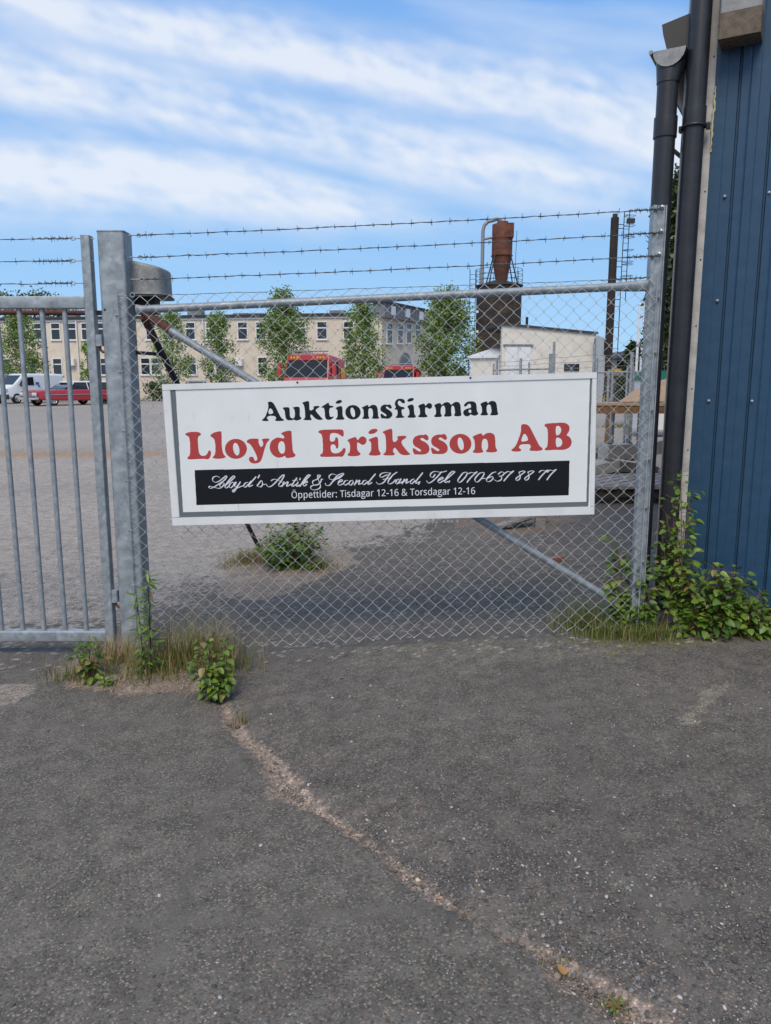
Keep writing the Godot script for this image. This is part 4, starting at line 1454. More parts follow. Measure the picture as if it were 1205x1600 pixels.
func red_truck(px: float, D: float, yaw: float, label: String, k: float):
	var t := car_node("red_truck", px, D, yaw, label, "truck")
	t.scale = Vector3.ONE * k
	var mb := MB.new()
	loft(mb, [[-1.1, 0.75, 2.55, 2.46, 2.34, 0.12], [0.35, 0.75, 2.72, 2.46, 2.30, 0.14], [0.75, 0.75, 2.70, 2.46, 2.26, 0.14], [1.05, 0.75, 1.72, 2.44, 2.36, 0.12], [1.18, 0.60, 1.45, 2.42, 2.34, 0.10]])
	local_part(t, "cab", mb, M.red_truck)
	mb = MB.new()
	mb.quad_auto(Vector3(1.10, 1.60, -1.12), Vector3(1.10, 1.60, 1.12), Vector3(0.875, 2.44, 1.05), Vector3(0.875, 2.44, -1.05))
	local_part(t, "windscreen", mb, M.car_glass)
	side_glass(t, "side_window", [[-0.2, 1.72], [0.82, 1.72], [0.62, 2.36], [-0.2, 2.40]], 1.222, 0.05, M.car_glass)
	mb = MB.new()
	loft(mb, [[0.55, 2.48, 2.80, 2.1, 1.9, 0.06], [0.88, 2.47, 2.72, 2.1, 1.96, 0.06]])
	var brow := local_part(t, "brow", mb, M.red_truck)
	mb = MB.new()
	for z in [-0.86, -0.70, -0.55, 0.52, 0.68, 0.84]:
		mb.box(Vector3(0.892, 2.60, z), Vector3(0.02, 0.11, 0.10))
	local_part(brow, "yellow_marks", mb, M.yellow)
	mb = MB.new()
	mb.path([Vector3(0.5, 2.90, -0.95), Vector3(0.5, 2.92, 0.95)], [0.035], 8)
	for z in [-0.7, 0.0, 0.7]:
		mb.tube(Vector3(0.5, 2.74, z), Vector3(0.5, 2.91, z), 0.025, 6)
	local_part(t, "roof_rail", mb, M.galv_old)
	mb = MB.new()
	for s in [-1.0, 1.0]:
		mb.bbox(Vector3(-0.75, 1.85, s * 1.232), Vector3(0.55, 0.5, 0.02), 0.006)
	local_part(t, "yellow_panel", mb, M.yellow)
	for s in [-1.0, 1.0]:
		mb = MB.new()
		mb.bbox(Vector3(1.02, 2.0, s * 1.45), Vector3(0.12, 0.62, 0.22), 0.04)
		mb.tube(Vector3(0.9, 2.28, s * 1.45), Vector3(0.75, 2.35, s * 1.1), 0.025, 6)
		local_part(t, "mirror", mb, M.red_truck)
		mb = MB.new()
		mb.bbox(Vector3(1.2, 0.92, s * 0.95), Vector3(0.10, 0.22, 0.36), 0.03)
		local_part(t, "headlight", mb, M.lamp_glass)
	mb = MB.new()
	loft(mb, [[1.05, 0.38, 0.74, 2.44, 2.44, 0.06], [1.28, 0.40, 0.72, 2.36, 2.36, 0.06]])
	local_part(t, "bumper", mb, M.bumper)
	mb = MB.new()
	mb.bbox(Vector3(-3.4, 0.85, 0), Vector3(4.6, 0.22, 2.3), 0.03)
	local_part(t, "flatbed", mb, M.bumper)
	mb = MB.new()
	mb.bbox(Vector3(-1.35, 1.45, 0), Vector3(0.3, 1.2, 2.3), 0.03)
	local_part(t, "headboard", mb, M.red_truck)
	for x in [0.1, -3.9]:
		for s in [-1.0, 1.0]:
			wheel(t, Vector3(x, 0.48, s * 1.02), 0.48, 0.30, M.silver)
func small_car(px: float, D: float, yaw: float, label: String, paint: Material):
	var t := car_node("parked_car", px, D, yaw, label, "car")
	var mb := MB.new()
	loft(mb, [[-2.1, 0.40, 0.85, 1.55, 1.40, 0.10], [-1.95, 0.28, 0.98, 1.72, 1.58, 0.12], [0.3, 0.26, 0.97, 1.78, 1.62, 0.12], [1.2, 0.28, 0.92, 1.76, 1.56, 0.12], [1.95, 0.32, 0.74, 1.68, 1.46, 0.12], [2.12, 0.42, 0.66, 1.5, 1.3, 0.08]])
	local_part(t, "body", mb, paint)
	mb = MB.new()
	loft(mb, [[-2.0, 0.95, 1.0, 1.5, 1.46, 0.02], [-1.65, 0.95, 1.40, 1.52, 1.16, 0.06], [-0.2, 0.95, 1.45, 1.54, 1.18, 0.06], [1.0, 0.93, 0.97, 1.48, 1.44, 0.02]])
	local_part(t, "cabin_glass", mb, M.car_glass)
	mb = MB.new()
	loft(mb, [[-1.75, 1.38, 1.42, 1.12, 1.04, 0.02], [-1.55, 1.37, 1.47, 1.20, 1.06, 0.04], [-0.35, 1.40, 1.49, 1.22, 1.08, 0.04], [-0.05, 1.38, 1.43, 1.14, 1.04, 0.02]])
	local_part(t, "roof", mb, paint)
	for s in [-1.0, 1.0]:
		mb = MB.new()
		for q in [[0.9, -0.05], [-0.55, -0.55], [-1.9, -1.6]]:
			mb.path([Vector3(q[0], 0.96, s * 0.765), Vector3(q[1], 1.42, s * 0.595)], [0.035], 6)
		local_part(t, "pillars", mb, paint)
		mb = MB.new()
		mb.bbox(Vector3(1.98, 0.66, s * 0.58), Vector3(0.2, 0.14, 0.3), 0.03)
		local_part(t, "headlight", mb, M.lamp_glass)
	for x in [1.3, -1.3]:
		for s in [-1.0, 1.0]:
			wheel(t, Vector3(x, 0.31, s * 0.76), 0.31, 0.2, M.silver)

# ------------------------------------------------------------------ chain link mesh between two uprights
func chain_link(mb: MB, x0: float, x1: float, lo: Callable, hi: Callable, z: float, w: float, hgt: float, r: float, sides: int, rg: RandomNumberGenerator):
	var n := int(round((x1 - x0) / (w * 0.5)))
	w = (x1 - x0) / n * 2.0
	var rows := int(round((hi.call((x0 + x1) / 2) - lo.call((x0 + x1) / 2)) / (hgt * 0.5)))
	var jit := {}
	for k in n:
		var pts := []
		for j in rows + 1:
			var right := (j + k) % 2 == 1
			var xi := k + (1 if right else 0)
			var key := xi * 1000 + j
			if not jit.has(key):
				jit[key] = Vector2(rg.randfn(), rg.randfn()) * w * 0.022
			var x: float = x0 + xi * w * 0.5
			var f := j / float(rows)
			var y: float = lerpf(lo.call(x), hi.call(x), f)
			var q: Vector2 = jit[key]
			pts.append(Vector3(x + q.x + (-0.004 if right else 0.004) * -1.0, y + q.y, z + (r * 0.9 if right else -r * 0.9)))
		mb.path(pts, [r], sides, false)
func strand(mb: MB, a: Vector3, b: Vector3, sag: float, r: float, gap: float, rg: RandomNumberGenerator, tangle_a := false, tangle_b := false):
	var n := int(a.distance_to(b) / 0.045)
	var p1 := []
	var p2 := []
	for k in n + 1:
		var f := k / float(n)
		var c := a.lerp(b, f) - Vector3(0, sag * 4.0 * f * (1.0 - f), 0) + Vector3(0, rg.randfn() * 0.0012, 0)
		var t := k * 1.9
		p1.append(c + Vector3(0, sin(t), cos(t)) * r * 0.8)
		p2.append(c - Vector3(0, sin(t), cos(t)) * r * 0.8)
	mb.path(p1, [r], 5)
	mb.path(p2, [r], 5)
	var L := a.distance_to(b)
	var d := (b - a).normalized()
	var s := gap * 0.5
	while s < L:
		var f := s / L
		var c := a.lerp(b, f) - Vector3(0, sag * 4.0 * f * (1.0 - f), 0)
		barb(mb, c, d, r, rg)
		s += gap * rg.randf_range(0.9, 1.1)
		if (tangle_b and L - s < 0.12) or (tangle_a and s < 0.16):
			s -= gap * 0.72
	if tangle_b:
		for k in 2:
			var pts := []
			for q in 16:
				var f := 1.0 - (0.02 + 0.16 * q / 15.0) / L
				var t := q * 1.7 + k * 2.0
				pts.append(a.lerp(b, f) + Vector3(0, sin(t), cos(t)) * 0.006)
			mb.path(pts, [r * 0.9], 5)
	if tangle_a:
		var pts := []
		for q in 12:
			var f := (0.01 + 0.10 * q / 11.0) / L
			var t := q * 1.7
			pts.append(a.lerp(b, f) + Vector3(0, sin(t), cos(t)) * 0.005)
		mb.path(pts, [r * 0.9], 5)
func barb(mb: MB, c: Vector3, d: Vector3, r: float, rg: RandomNumberGenerator):
	var f := MB.frame(d)
	var a := rg.randf() * TAU
	for k in 2:
		var ang := a + k * 1.35 + rg.randf_range(-0.3, 0.3)
		var dir: Vector3 = f[0] * cos(ang) + f[1] * sin(ang)
		var tilt := d * rg.randf_range(-0.45, 0.45)
		mb.tube(c - (dir + tilt) * 0.019, c + (dir - tilt) * 0.019, r * 0.75, 4, r * 0.4, false)
	mb.tube(c - d * 0.006, c + d * 0.006, r * 2.1, 6)

# ------------------------------------------------------------------ the yard on the right, seen past the sign
func yard_right():
	var mb := MB.new()
	var rg := RandomNumberGenerator.new()
	rg.seed = 5
	# inner fence
	var D := 17.0
	var t := thing("inner_fence", at(860, 594, D) * Vector3(1, 0, 1), "low grey mesh fence with steel posts and barbed wire crossing the yard", "fence")
	for q in [[776, 563, 0.028], [771, 568, 0.02], [813, 560, 0.03], [826, 566, 0.02], [927, 538, 0.03], [931, 560, 0.035], [951, 577, 0.03], [957, 574, 0.03], [980, 572, 0.025], [986, 550, 0.04], [990, 572, 0.025], [864, 534, 0.028]]:
		mb = MB.new()
		var p := at(q[0], 594, D)
		mb.tube(Vector3(p.x, 0, -D), Vector3(p.x, at(q[0], q[1], D).y, -D), q[2], 10)
		part(t, "post", mb, M.galv)
	mb = MB.new()
	var pc := at(861, 594, D)
	mb.bbox(Vector3(pc.x, at(861, 553, D).y / 2, -D + 0.05), Vector3(0.12, at(861, 553, D).y, 0.12), 0.01)
	part(t, "gate_post", mb, M.galv)
	mb = MB.new()
	for py in [578.0, 600.0]:
		mb.tube(at(772, py, D), at(860, py - 2, D), 0.022, 8)
	part(t, "gate_rail", mb, M.galv)
	mb = MB.new()
	mb.tube(at(930, 582, D), at(1012, 581, D), 0.02, 8)
	mb.tube(at(930, 636, D), at(1012, 634, D), 0.02, 8)
	part(t, "rail", mb, M.galv)
	mb = MB.new()
	for k in 3:
		strand(mb, at(866, 559 + k * 8, D), at(930, 554 + k * 10, D), 0.01, 0.003, 0.3, rg)
		strand(mb, at(930, 556 + k * 8, D), at(1012, 552 + k * 9, D), 0.01, 0.003, 0.3, rg)
		strand(mb, at(776, 566 + k * 6, D), at(860, 559 + k * 8, D), 0.02, 0.003, 0.3, rg)
	part(t, "barbed_wire", mb, M.galv_old)
	mb = MB.new()
	var m0 := at(932, 594, D).x
	var m1 := at(1014, 594, D).x
	chain_link(mb, m0, m1, func(_x): return 0.05, func(_x): return at(970, 583, D).y, -D, 0.085, 0.085, 0.0022, 4, rg)
	chain_link(mb, at(776, 594, D).x, at(858, 594, D).x, func(_x): return 0.05, func(_x): return at(820, 578, D).y, -D, 0.085, 0.085, 0.0022, 4, rg)
	part(t, "chain_link_mesh", mb, M.wire, "stuff")
	# timber bench with a brown apron board
	D = 15.5
	var b0 := at(900, 632, D)
	var b1 := at(1052, 632, D)
	t = thing("timber_bench", Vector3(b0.x + 1, 0, -D), "long brown timber bench with a deep front board, behind the mesh", "bench")
	var ytop := at(960, 630, D).y
	var ylo := at(960, 646, D).y
	mb = MB.new()
	mb.bbox(Vector3((b0.x + b1.x) / 2, ytop - 0.02, -D - 0.40), Vector3(b1.x - b0.x, 0.045, 0.9), 0.008)
	part(t, "top_board", mb, M.ply)
	mb = MB.new()
	mb.bbox(Vector3((b0.x + b1.x) / 2, (ytop + ylo) / 2 - 0.025, -D + 0.01), Vector3(b1.x - b0.x - 0.04, ytop - ylo - 0.045, 0.04), 0.006)
	part(t, "front_board", mb, M.wood_brown)
	for px in [905.0, 953.5, 1003.0, 1046.0]:
		mb = MB.new()
		var x := at(px, 594, D).x
		mb.bbox(Vector3(x, ylo / 2, -D - 0.03), Vector3(0.055, ylo + 0.02, 0.055), 0.006)
		part(t, "leg", mb, M.wood_brown)
	for px in [977.0]:
		mb = MB.new()
		var x := at(px, 594, D).x
		mb.tube(Vector3(x, 0, -D - 0.7), Vector3(x, ylo, -D - 0.7), 0.04, 8)
		part(t, "steel_leg", mb, M.galv)
	# plywood sheet leaning up from the bench
	var p0 := at(965, 629, D + 0.3)
	t = thing("plywood_sheet", p0, "bare plywood sheet lying tilted on the timber bench", "plywood")
	mb = MB.new()
	var A := at(966, 629, D + 0.25)
	var Bp := at(1050, 628, D + 0.25)
	var Cc := at(1052, 590, D + 0.9)
	var Dd := at(1004, 603, D + 0.9)
	var up := (Bp - A).cross(Dd - A).normalized() * 0.018
	mb.quad_auto(A + up, Bp + up, Cc + up, Dd + up)
	mb.quad_auto(A, Bp, Cc, Dd)
	for q in [[A, Bp], [Bp, Cc], [Cc, Dd], [Dd, A]]:
		mb.quad_auto(q[0], q[1], q[1] + up, q[0] + up)
	part(t, "sheet", mb, M.ply)
	# wooden deck of grey planks
	var dl := at(838, 815, 8.7)
	t = thing("plank_deck", Vector3(dl.x, gh(dl.x, -9), -9.0), "low deck of weathered grey planks behind the fence post", "deck")
	var x0 := at(835, 800, 8.7).x
	var x1 := 4.1
	var yd := 0.30
	var z0 := -8.75
	var z1 := -10.6
	var k := 0
	var px_ := x0
	while px_ < x1:
		mb = MB.new()
		var wd := 0.165
		var sk := 1.75                      # the boards run slantwise to the front
		var yy := yd + rg.randf_range(-0.004, 0.004)
		var a := Vector3(px_, yy, z0)
		var b := Vector3(px_ + sk, yy, z1)
		var s := Vector3(wd, 0, 0)
		var dn := Vector3(0, -0.032, 0)
		mb.quad_auto(a, a + s, b + s, b)
		mb.quad_auto(a, a + s, a + s + dn, a + dn)
		mb.quad_auto(a, b, b + dn, a + dn)
		mb.quad_auto(a + s, b + s, b + s + dn, a + s + dn)
		mb.quad_auto(a + dn, a + s + dn, b + s + dn, b + dn)
		mb.quad_auto(b, b + s, b + s + dn, b + dn)
		part(t, "plank", mb, M.wood_old)
		px_ += wd + rg.randf_range(0.026, 0.036)
	mb = MB.new()
	mb.bbox(Vector3((x0 + x1) / 2, yd - 0.085, z0 - 0.06), Vector3(x1 - x0, 0.10, 0.05), 0.005)
	part(t, "joist", mb, M.bark_dark)
	mb = MB.new()
	mb.bbox(Vector3((x0 + x1) / 2 + 0.5, yd - 0.085, z1 + 0.1), Vector3(x1 - x0, 0.10, 0.05), 0.005)
	part(t, "joist", mb, M.bark_dark)
	for x in [x0 + 0.1, x0 + 1.1, x0 + 2.1]:
		mb = MB.new()
		mb.bbox(Vector3(x, (yd - 0.13 + gh(x, z0)) / 2, z0 - 0.12), Vector3(0.12, yd - 0.13 - gh(x, z0) + 0.01, 0.12), 0.008)
		part(t, "footing", mb, M.bark_dark)
	# broken pallet end
	var pp := on_ground(820, 828)
	t = thing("broken_pallet", pp, "broken grey pallet corner lying at the left end of the plank deck", "pallet")
	for q in [[-0.12, 0.03, 0.0, 0.12], [0.02, 0.05, -0.05, 0.25], [0.10, 0.09, -0.12, 0.18]]:
		mb = MB.new()
		mb.bbox(pp + Vector3(q[0], q[1] + 0.03, q[2] - 0.1), Vector3(0.42, 0.025, 0.11), 0.004, Basis(Vector3.UP, q[3]) * Basis(Vector3.BACK, 0.28))
		part(t, "board", mb, M.wood_old)
	mb = MB.new()
	mb.bbox(pp + Vector3(0.17, 0.065, -0.12), Vector3(0.10, 0.13, 0.10), 0.006)
	part(t, "block", mb, M.wood_old)
	# heap of old concrete beams and sleepers on the deck
	var h0 := at(945, 742, 10.2)
	var beams := [[940, 733, 10.0, 0.50, 0.14, 0.35, "concrete"], [968, 716, 10.4, 0.7, 0.20, 0.30, "concrete"], [985, 737, 10.1, 0.7, 0.13, 0.42, "wood"], [938, 715, 10.6, 0.5, 0.12, 0.5, "wood"], [1005, 708, 10.7, 0.6, 0.18, 0.2, "concrete"]]
	for i in beams.size():
		var q: Array = beams[i]
		var c := at(q[0], q[1], q[2])
		c.y = yd + q[4] * 0.5 + (0.15 if q[1] < 720 else 0.0)
		t = thing("old_beam", c, ["grey concrete block lying on the deck next to the sign edge", "thick concrete beam propped across the deck heap", "weathered sleeper lying low on the deck planks", "thin grey sleeper on top of the heap beside the sign", "concrete beam end at the back of the heap near the thin post"][i], "beam", "heap of old beams on the deck")
		mb = MB.new()
		var bb := Basis(Vector3.UP, q[5] + 0.35 * sin(i * 2.1)) * Basis(Vector3.BACK, 0.16 * cos(i * 1.7))
		mb.bbox(c, Vector3(q[3], q[4], 0.18), 0.012, bb)
		part(t, "beam", mb, M.concrete if q[6] == "concrete" else M.wood_dark)
		mb = MB.new()
		for s in [-0.3, 0.3]:
			mb.bbox(c + bb * Vector3(q[3] * s, q[4] * 0.5, 0.0), Vector3(0.05, 0.03, 0.05), 0.005)
		part(t, "lifting_stub", mb, M.dark_steel)
	# short steel rails on the heap
	# lone brick fragment on the asphalt
	var bp := on_ground(872, 877)
	t = thing("brick_fragment", bp, "small broken red brick piece on the asphalt by the diagonal pipe", "brick")
	mb = MB.new()
	mb.bbox(bp + Vector3(0, 0.018, 0), Vector3(0.085, 0.036, 0.05), 0.009, Basis(Vector3.UP, 0.4) * Basis(Vector3.BACK, 0.15))
	mb.bbox(bp + Vector3(0.03, 0.014, -0.012), Vector3(0.05, 0.028, 0.045), 0.01, Basis(Vector3.UP, 1.1))
	part(t, "fragment", mb, M.brick)
	# green waste container far right in the gap
	var gp := at(1033, 594, 21.0)
	t = thing("waste_container", Vector3(gp.x, 0, gp.z), "green waste container seen in the gap between post and shed", "container")
	mb = MB.new()
	mb.bbox(Vector3(gp.x, 0.85, gp.z), Vector3(1.3, 1.3, 0.9), 0.04)
	part(t, "body", mb, M.frame_white)
	mb = MB.new()
	mb.bbox(Vector3(gp.x, 1.62, gp.z), Vector3(1.36, 0.26, 0.96), 0.05)
	part(t, "lid", mb, M.green_paint)
	for s in [-0.5, 0.5]:
		mb = MB.new()
		mb.lathe([[0.04, -0.03], [0.1, -0.03], [0.1, 0.03], [0.04, 0.03]], Vector3(gp.x + s, 0.1, gp.z + 0.3), Vector3.BACK, 12)
		part(t, "wheel", mb, M.tyre)

# ------------------------------------------------------------------ fence bay with the sign
const ZF := 4.22
func fence():
	var rg := RandomNumberGenerator.new()
	rg.seed = 31
	var t := thing("chain_link_fence", at(610, 1000, ZF) * Vector3(1, 0, 1), "galvanised chain link fence bay topped with barbed wire between thick post and shed", "fence")
	# thick gate post
	var pa := at(150, 362, ZF)
	var pb := at(193, 362, ZF)
	var pw := pb.x - pa.x
	var cx := (pa.x + pb.x) / 2
	var mb := MB.new()
	var gy := gh(cx, -ZF)
	mb.extrude(rrect(pw, pw, 0.018, 4), Transform3D(Basis.IDENTITY, Vector3(cx, gy - 0.05, -ZF - pw / 2)), pa.y - gy + 0.05, true)
	var post := part(t, "gate_post", mb, M.galv)
	mb = MB.new()
	mb.extrude(rrect(pw + 0.004, pw + 0.004, 0.018, 4), Transform3D(Basis.IDENTITY, Vector3(cx, pa.y + 0.001, -ZF - pw / 2)), 0.006, true)
	part(post, "cap", mb, M.galv_old)
	mb = MB.new()
	var hole := at(164, 484, ZF)
	mb.tube(hole + Vector3(0, 0, -0.002), hole + Vector3(0, 0, 0.0015), 0.006, 10)
	part(post, "bolt_hole", mb, M.black)
	# slender end post: an open channel
	var ea := at(1022, 320, ZF)
	var eb := at(1043, 320, ZF)
	var ew := eb.x - ea.x
	var ex := (ea.x + eb.x) / 2
	var egy := gh(ex, -ZF)
	var prof := PackedVector2Array([Vector2(-ew / 2, 0.0), Vector2(-ew / 2 + 0.018, 0.0), Vector2(-ew / 2 + 0.018, -0.012), Vector2(ew / 2 - 0.005, -0.012), Vector2(ew / 2 - 0.005, 0.0), Vector2(ew / 2, 0.0), Vector2(ew / 2, -0.05), Vector2(ew / 2 - 0.004, -0.05), Vector2(ew / 2 - 0.004, -0.017), Vector2(-ew / 2 + 0.004, -0.017), Vector2(-ew / 2 + 0.004, -0.05), Vector2(-ew / 2, -0.05)])
	mb = MB.new()
	mb.extrude(prof, Transform3D(Basis.IDENTITY, Vector3(ex, egy - 0.05, -ZF)), ea.y - egy + 0.05, false)
	var ep := part(t, "end_post", mb, M.galv)
	var bolts := [[1035.5, 323], [1034, 360.5], [1031, 396.5]]
	for q in bolts:
		mb = MB.new()
		var p := at(q[0], q[1], ZF)
		mb.lathe([[0.0002, 0.006], [0.006, 0.006], [0.010, 0.002], [0.011, -0.002], [0.011, -0.012]], p, Vector3.BACK, 6)
		mb.tube(p, p + Vector3(0, 0, 0.014), 0.005, 8)
		part(ep, "bolt", mb, M.chrome)
	# top rail with flattened ends
	var r0 := at(213, 484, ZF + 0.035)
	var r1 := at(1016, 446, ZF + 0.035)
	mb = MB.new()
	var rows := []
	for f in [0.0, 0.012, 0.05, 0.3, 0.6, 0.93, 0.975, 1.0]:
		var flat: float = 1.0
		if f > 0.95 or f < 0.01:
			flat = 1.35
		var c := r0.lerp(r1, f)
		var ring := PackedVector3Array()
		for k in 16:
			var a := TAU * k / 16
			ring.append(c + Vector3(0, cos(a) * 0.0215 * flat, sin(a) * 0.0215 / (flat * flat)))
		rows.append(ring)
	mb.grid(rows, true)
	mb.fan(rows[0], Vector3.LEFT); mb.fan(rows[-1], Vector3.RIGHT)
	part(t, "top_rail", mb, M.galv)
	# diagonal brace, rusty at its upper end
	var d0 := at(262, 514, ZF + 0.045)
	var d1 := at(946, 931, ZF + 0.045)
	mb = MB.new()
	mb.path([d0, d0.lerp(d1, 0.4), d1], [0.0205], 16)
	var br := part(t, "diagonal_brace", mb, M.galv)
	mb = MB.new()
	var dd := at(224, 488, ZF + 0.045)
	mb.path([dd, d0 + (d1 - d0) * 0.004], [0.0225, 0.0235], 14)
	part(br, "rusty_sleeve", mb, M.rust_fine)
	# back stay leaning into the yard
	var s0 := at(226, 498, ZF + 0.10)
	var s1 := on_ground(408, 862)
	mb = MB.new()
	mb.path([s0, s0.lerp(s1, 0.12), s1 + (s1 - s0).normalized() * 0.1], [0.019], 14)
	var st := part(t, "back_stay", mb, M.dark_steel)
	mb = MB.new()
	mb.path([s0 - (s1 - s0) * 0.004, s0.lerp(s1, 0.055)], [0.021], 14)
	part(st, "rusty_sleeve", mb, M.rust_fine)
	mb = MB.new()
	var hb := at(213, 551, ZF + 0.10)
	var t0 := s0.lerp(s1, 0.115)
	mb.tube(hb, Vector3(t0.x, hb.y, t0.z), 0.010, 8)
	part(st, "tie_bar", mb, M.dark_steel)
	mb = MB.new()
	mb.tube(at(247, 561, ZF + 0.01), at(256, 601, ZF + 0.005), 0.004, 6)
	part(t, "tie_wire", mb, M.galv_old)
	# mesh
	var zl := -ZF + 0.014
	var m0 := at(184, 465, ZF - 0.014)
	var mx0 := m0.x
	var mx1 := at(1027, 445, ZF - 0.014).x
	var hl := at(215, 462, ZF).y
	var hr := at(1012, 436, ZF).y
	var xl := at(215, 462, ZF).x
	var xr := at(1012, 436, ZF).x
	var bl := at(370, 1011, ZF)
	var brr := at(880, 985, ZF)
	var hi := func(x): return lerpf(hl, hr, (x - xl) / (xr - xl))
	var lo := func(x): return lerpf(bl.y, brr.y, (x - bl.x) / (brr.x - bl.x)) + 0.004 * sin(x * 4.0)
	mb = MB.new()
	chain_link(mb, mx0, mx1, lo, hi, zl, 0.079, 0.076, 0.0019, 6, rg)
	part(t, "chain_link_mesh", mb, M.wire, "stuff")
	mb = MB.new()
	strand(mb, Vector3(mx0, hi.call(mx0), zl), Vector3(mx1 - 0.25, hi.call(mx1 - 0.25), zl), 0.003, 0.0011, 9.0, rg)
	strand(mb, Vector3(mx1 - 0.3, hi.call(mx1 - 0.3), zl), Vector3(mx1 - 0.04, hi.call(mx1) + 0.004, zl), 0.0, 0.0016, 0.1, rg, false, true)
	strand(mb, Vector3(mx0, lo.call(mx0), zl), Vector3(mx1, lo.call(mx1), zl), 0.0, 0.0011, 9.0, rg)
	part(t, "tension_wire", mb, M.barb)
	# rods that hold the mesh ends
	for q in [[mx0 - 0.001, 0.004], [mx1, 0.0045]]:
		mb = MB.new()
		mb.tube(Vector3(q[0], lo.call(q[0]) + 0.02, zl + 0.003), Vector3(q[0], hi.call(q[0]) + 0.02, zl + 0.003), q[1], 8)
		part(t, "tension_rod", mb, M.galv)
	mb = MB.new()
	for f in [0.02, 0.2, 0.36, 0.5, 0.64, 0.8, 0.95]:
		for x in [mx0, mx1]:
			var y: float = lerpf(lo.call(x), hi.call(x), f)
			mb.tube(Vector3(x - 0.012, y, zl + 0.004), Vector3(x + 0.012, y + 0.004, zl + 0.004), 0.0035, 6)
			mb.lathe([[0.0002, 0.005], [0.007, 0.004], [0.008, 0.0], [0.008, -0.02]], Vector3(x + (0.016 if x > 0 else -0.014), y, -ZF), Vector3.BACK, 6)
	part(t, "rod_clips", mb, M.galv_old)
	# barbed strands
	var ends := [[208, 368, 1038, 326.5], [210.5, 402.5, 1036, 363.5], [213, 437, 1033, 399.5]]
	for q in ends:
		mb = MB.new()
		strand(mb, at(q[0] + 4, q[1] - 0.2, ZF - 0.008), at(q[2], q[3], ZF - 0.008), 0.008, 0.0019, 0.098, rg, true, true)
		var bw := part(t, "barbed_wire", mb, M.barb)
		mb = MB.new()
		var p := at(q[0] - 8, q[1] - 0.5, ZF - 0.008)
		var e := at(q[0] + 6, q[1] - 0.5, ZF - 0.008)
		mb.tube(p, e, 0.003, 7)
		var ring := []
		for k in 13:
			var a := TAU * k / 12
			ring.append(e + Vector3(0.010 + cos(a) * 0.010, sin(a) * 0.009, 0.0))
		mb.path(ring, [0.0026], 6, false)
		part(bw, "eye_hook", mb, M.galv)
	var eh := at(207, 461, ZF - 0.012)
	mb = MB.new()
	var rg2 := []
	for k in 13:
		var a := TAU * k / 12
		rg2.append(eh + Vector3(cos(a) * 0.012, sin(a) * 0.011, 0.0))
	mb.path(rg2, [0.0032], 6, false)
	part(t, "eye_bolt", mb, M.galv)
	# grey motor housing behind the post
	var hz := ZF + 0.22
	var o := thing("gate_motor", at(236, 470, hz), "rounded grey metal motor housing mounted behind the thick post", "gate motor")
	var x0 := at(203, 440, hz).x
	var x1 := at(264, 440, hz).x
	var y0 := at(236, 463, hz).y
	var y1 := at(236, 411, hz).y
	mb = MB.new()
	rows = []
	var hx := (x1 - x0) / 2
	var hc := Vector3((x0 + x1) / 2, 0, -hz)
	for q in [[0.0, 1.03, 0.0], [0.07, 1.0, 0.0], [0.60, 0.985, 0.0], [0.88, 0.975, 0.0], [0.955, 0.95, 0.005], [0.985, 0.91, 0.01], [1.0, 0.84, 0.01], [1.03, 0.02, 0.01]]:
		var ring := PackedVector3Array()
		for k in 28:
			var a := TAU * k / 28
			var c := cos(a)
			var s := sin(a)
			var ex2: float = signf(c) * pow(absf(c), 0.55) * hx * q[1] - hx * q[2] * 0.9
			var ez: float = signf(s) * pow(absf(s), 0.55) * 0.13 * q[1]
			# the top slopes away to the right
			var yy: float = lerpf(y0, y1, q[0]) - (ex2 / hx + 0.6) * 0.024 * q[0] * q[0]
			ring.append(hc + Vector3(ex2, yy, ez))
		rows.append(ring)
	mb.grid(rows, true)
	part(o, "cover", mb, M.galv_old)
	mb = MB.new()
	mb.extrude(rrect(hx * 2 + 0.008, 0.268, 0.05, 4), Transform3D(Basis.IDENTITY, hc + Vector3(0, y0 - 0.014, 0)), 0.012, true)
	part(o, "base_lip", mb, M.dark_steel)
	mb = MB.new()
	mb.bbox(hc + Vector3(-0.005, y0 - 0.055, 0.0), Vector3(0.09, 0.085, 0.12), 0.008)
	mb.bbox(hc + Vector3(-hx * 0.5, y0 - 0.035, 0.0), Vector3(0.16, 0.03, 0.10), 0.006)
	part(o, "mount", mb, M.dark_steel)
	mb = MB.new()
	mb.path([hc + Vector3(-0.02, y0 - 0.09, 0.03), at(155, 489, hz - 0.03), at(-60, 488, hz - 0.06)], [0.014], 10)
	part(o, "drive_arm", mb, M.rust_fine)

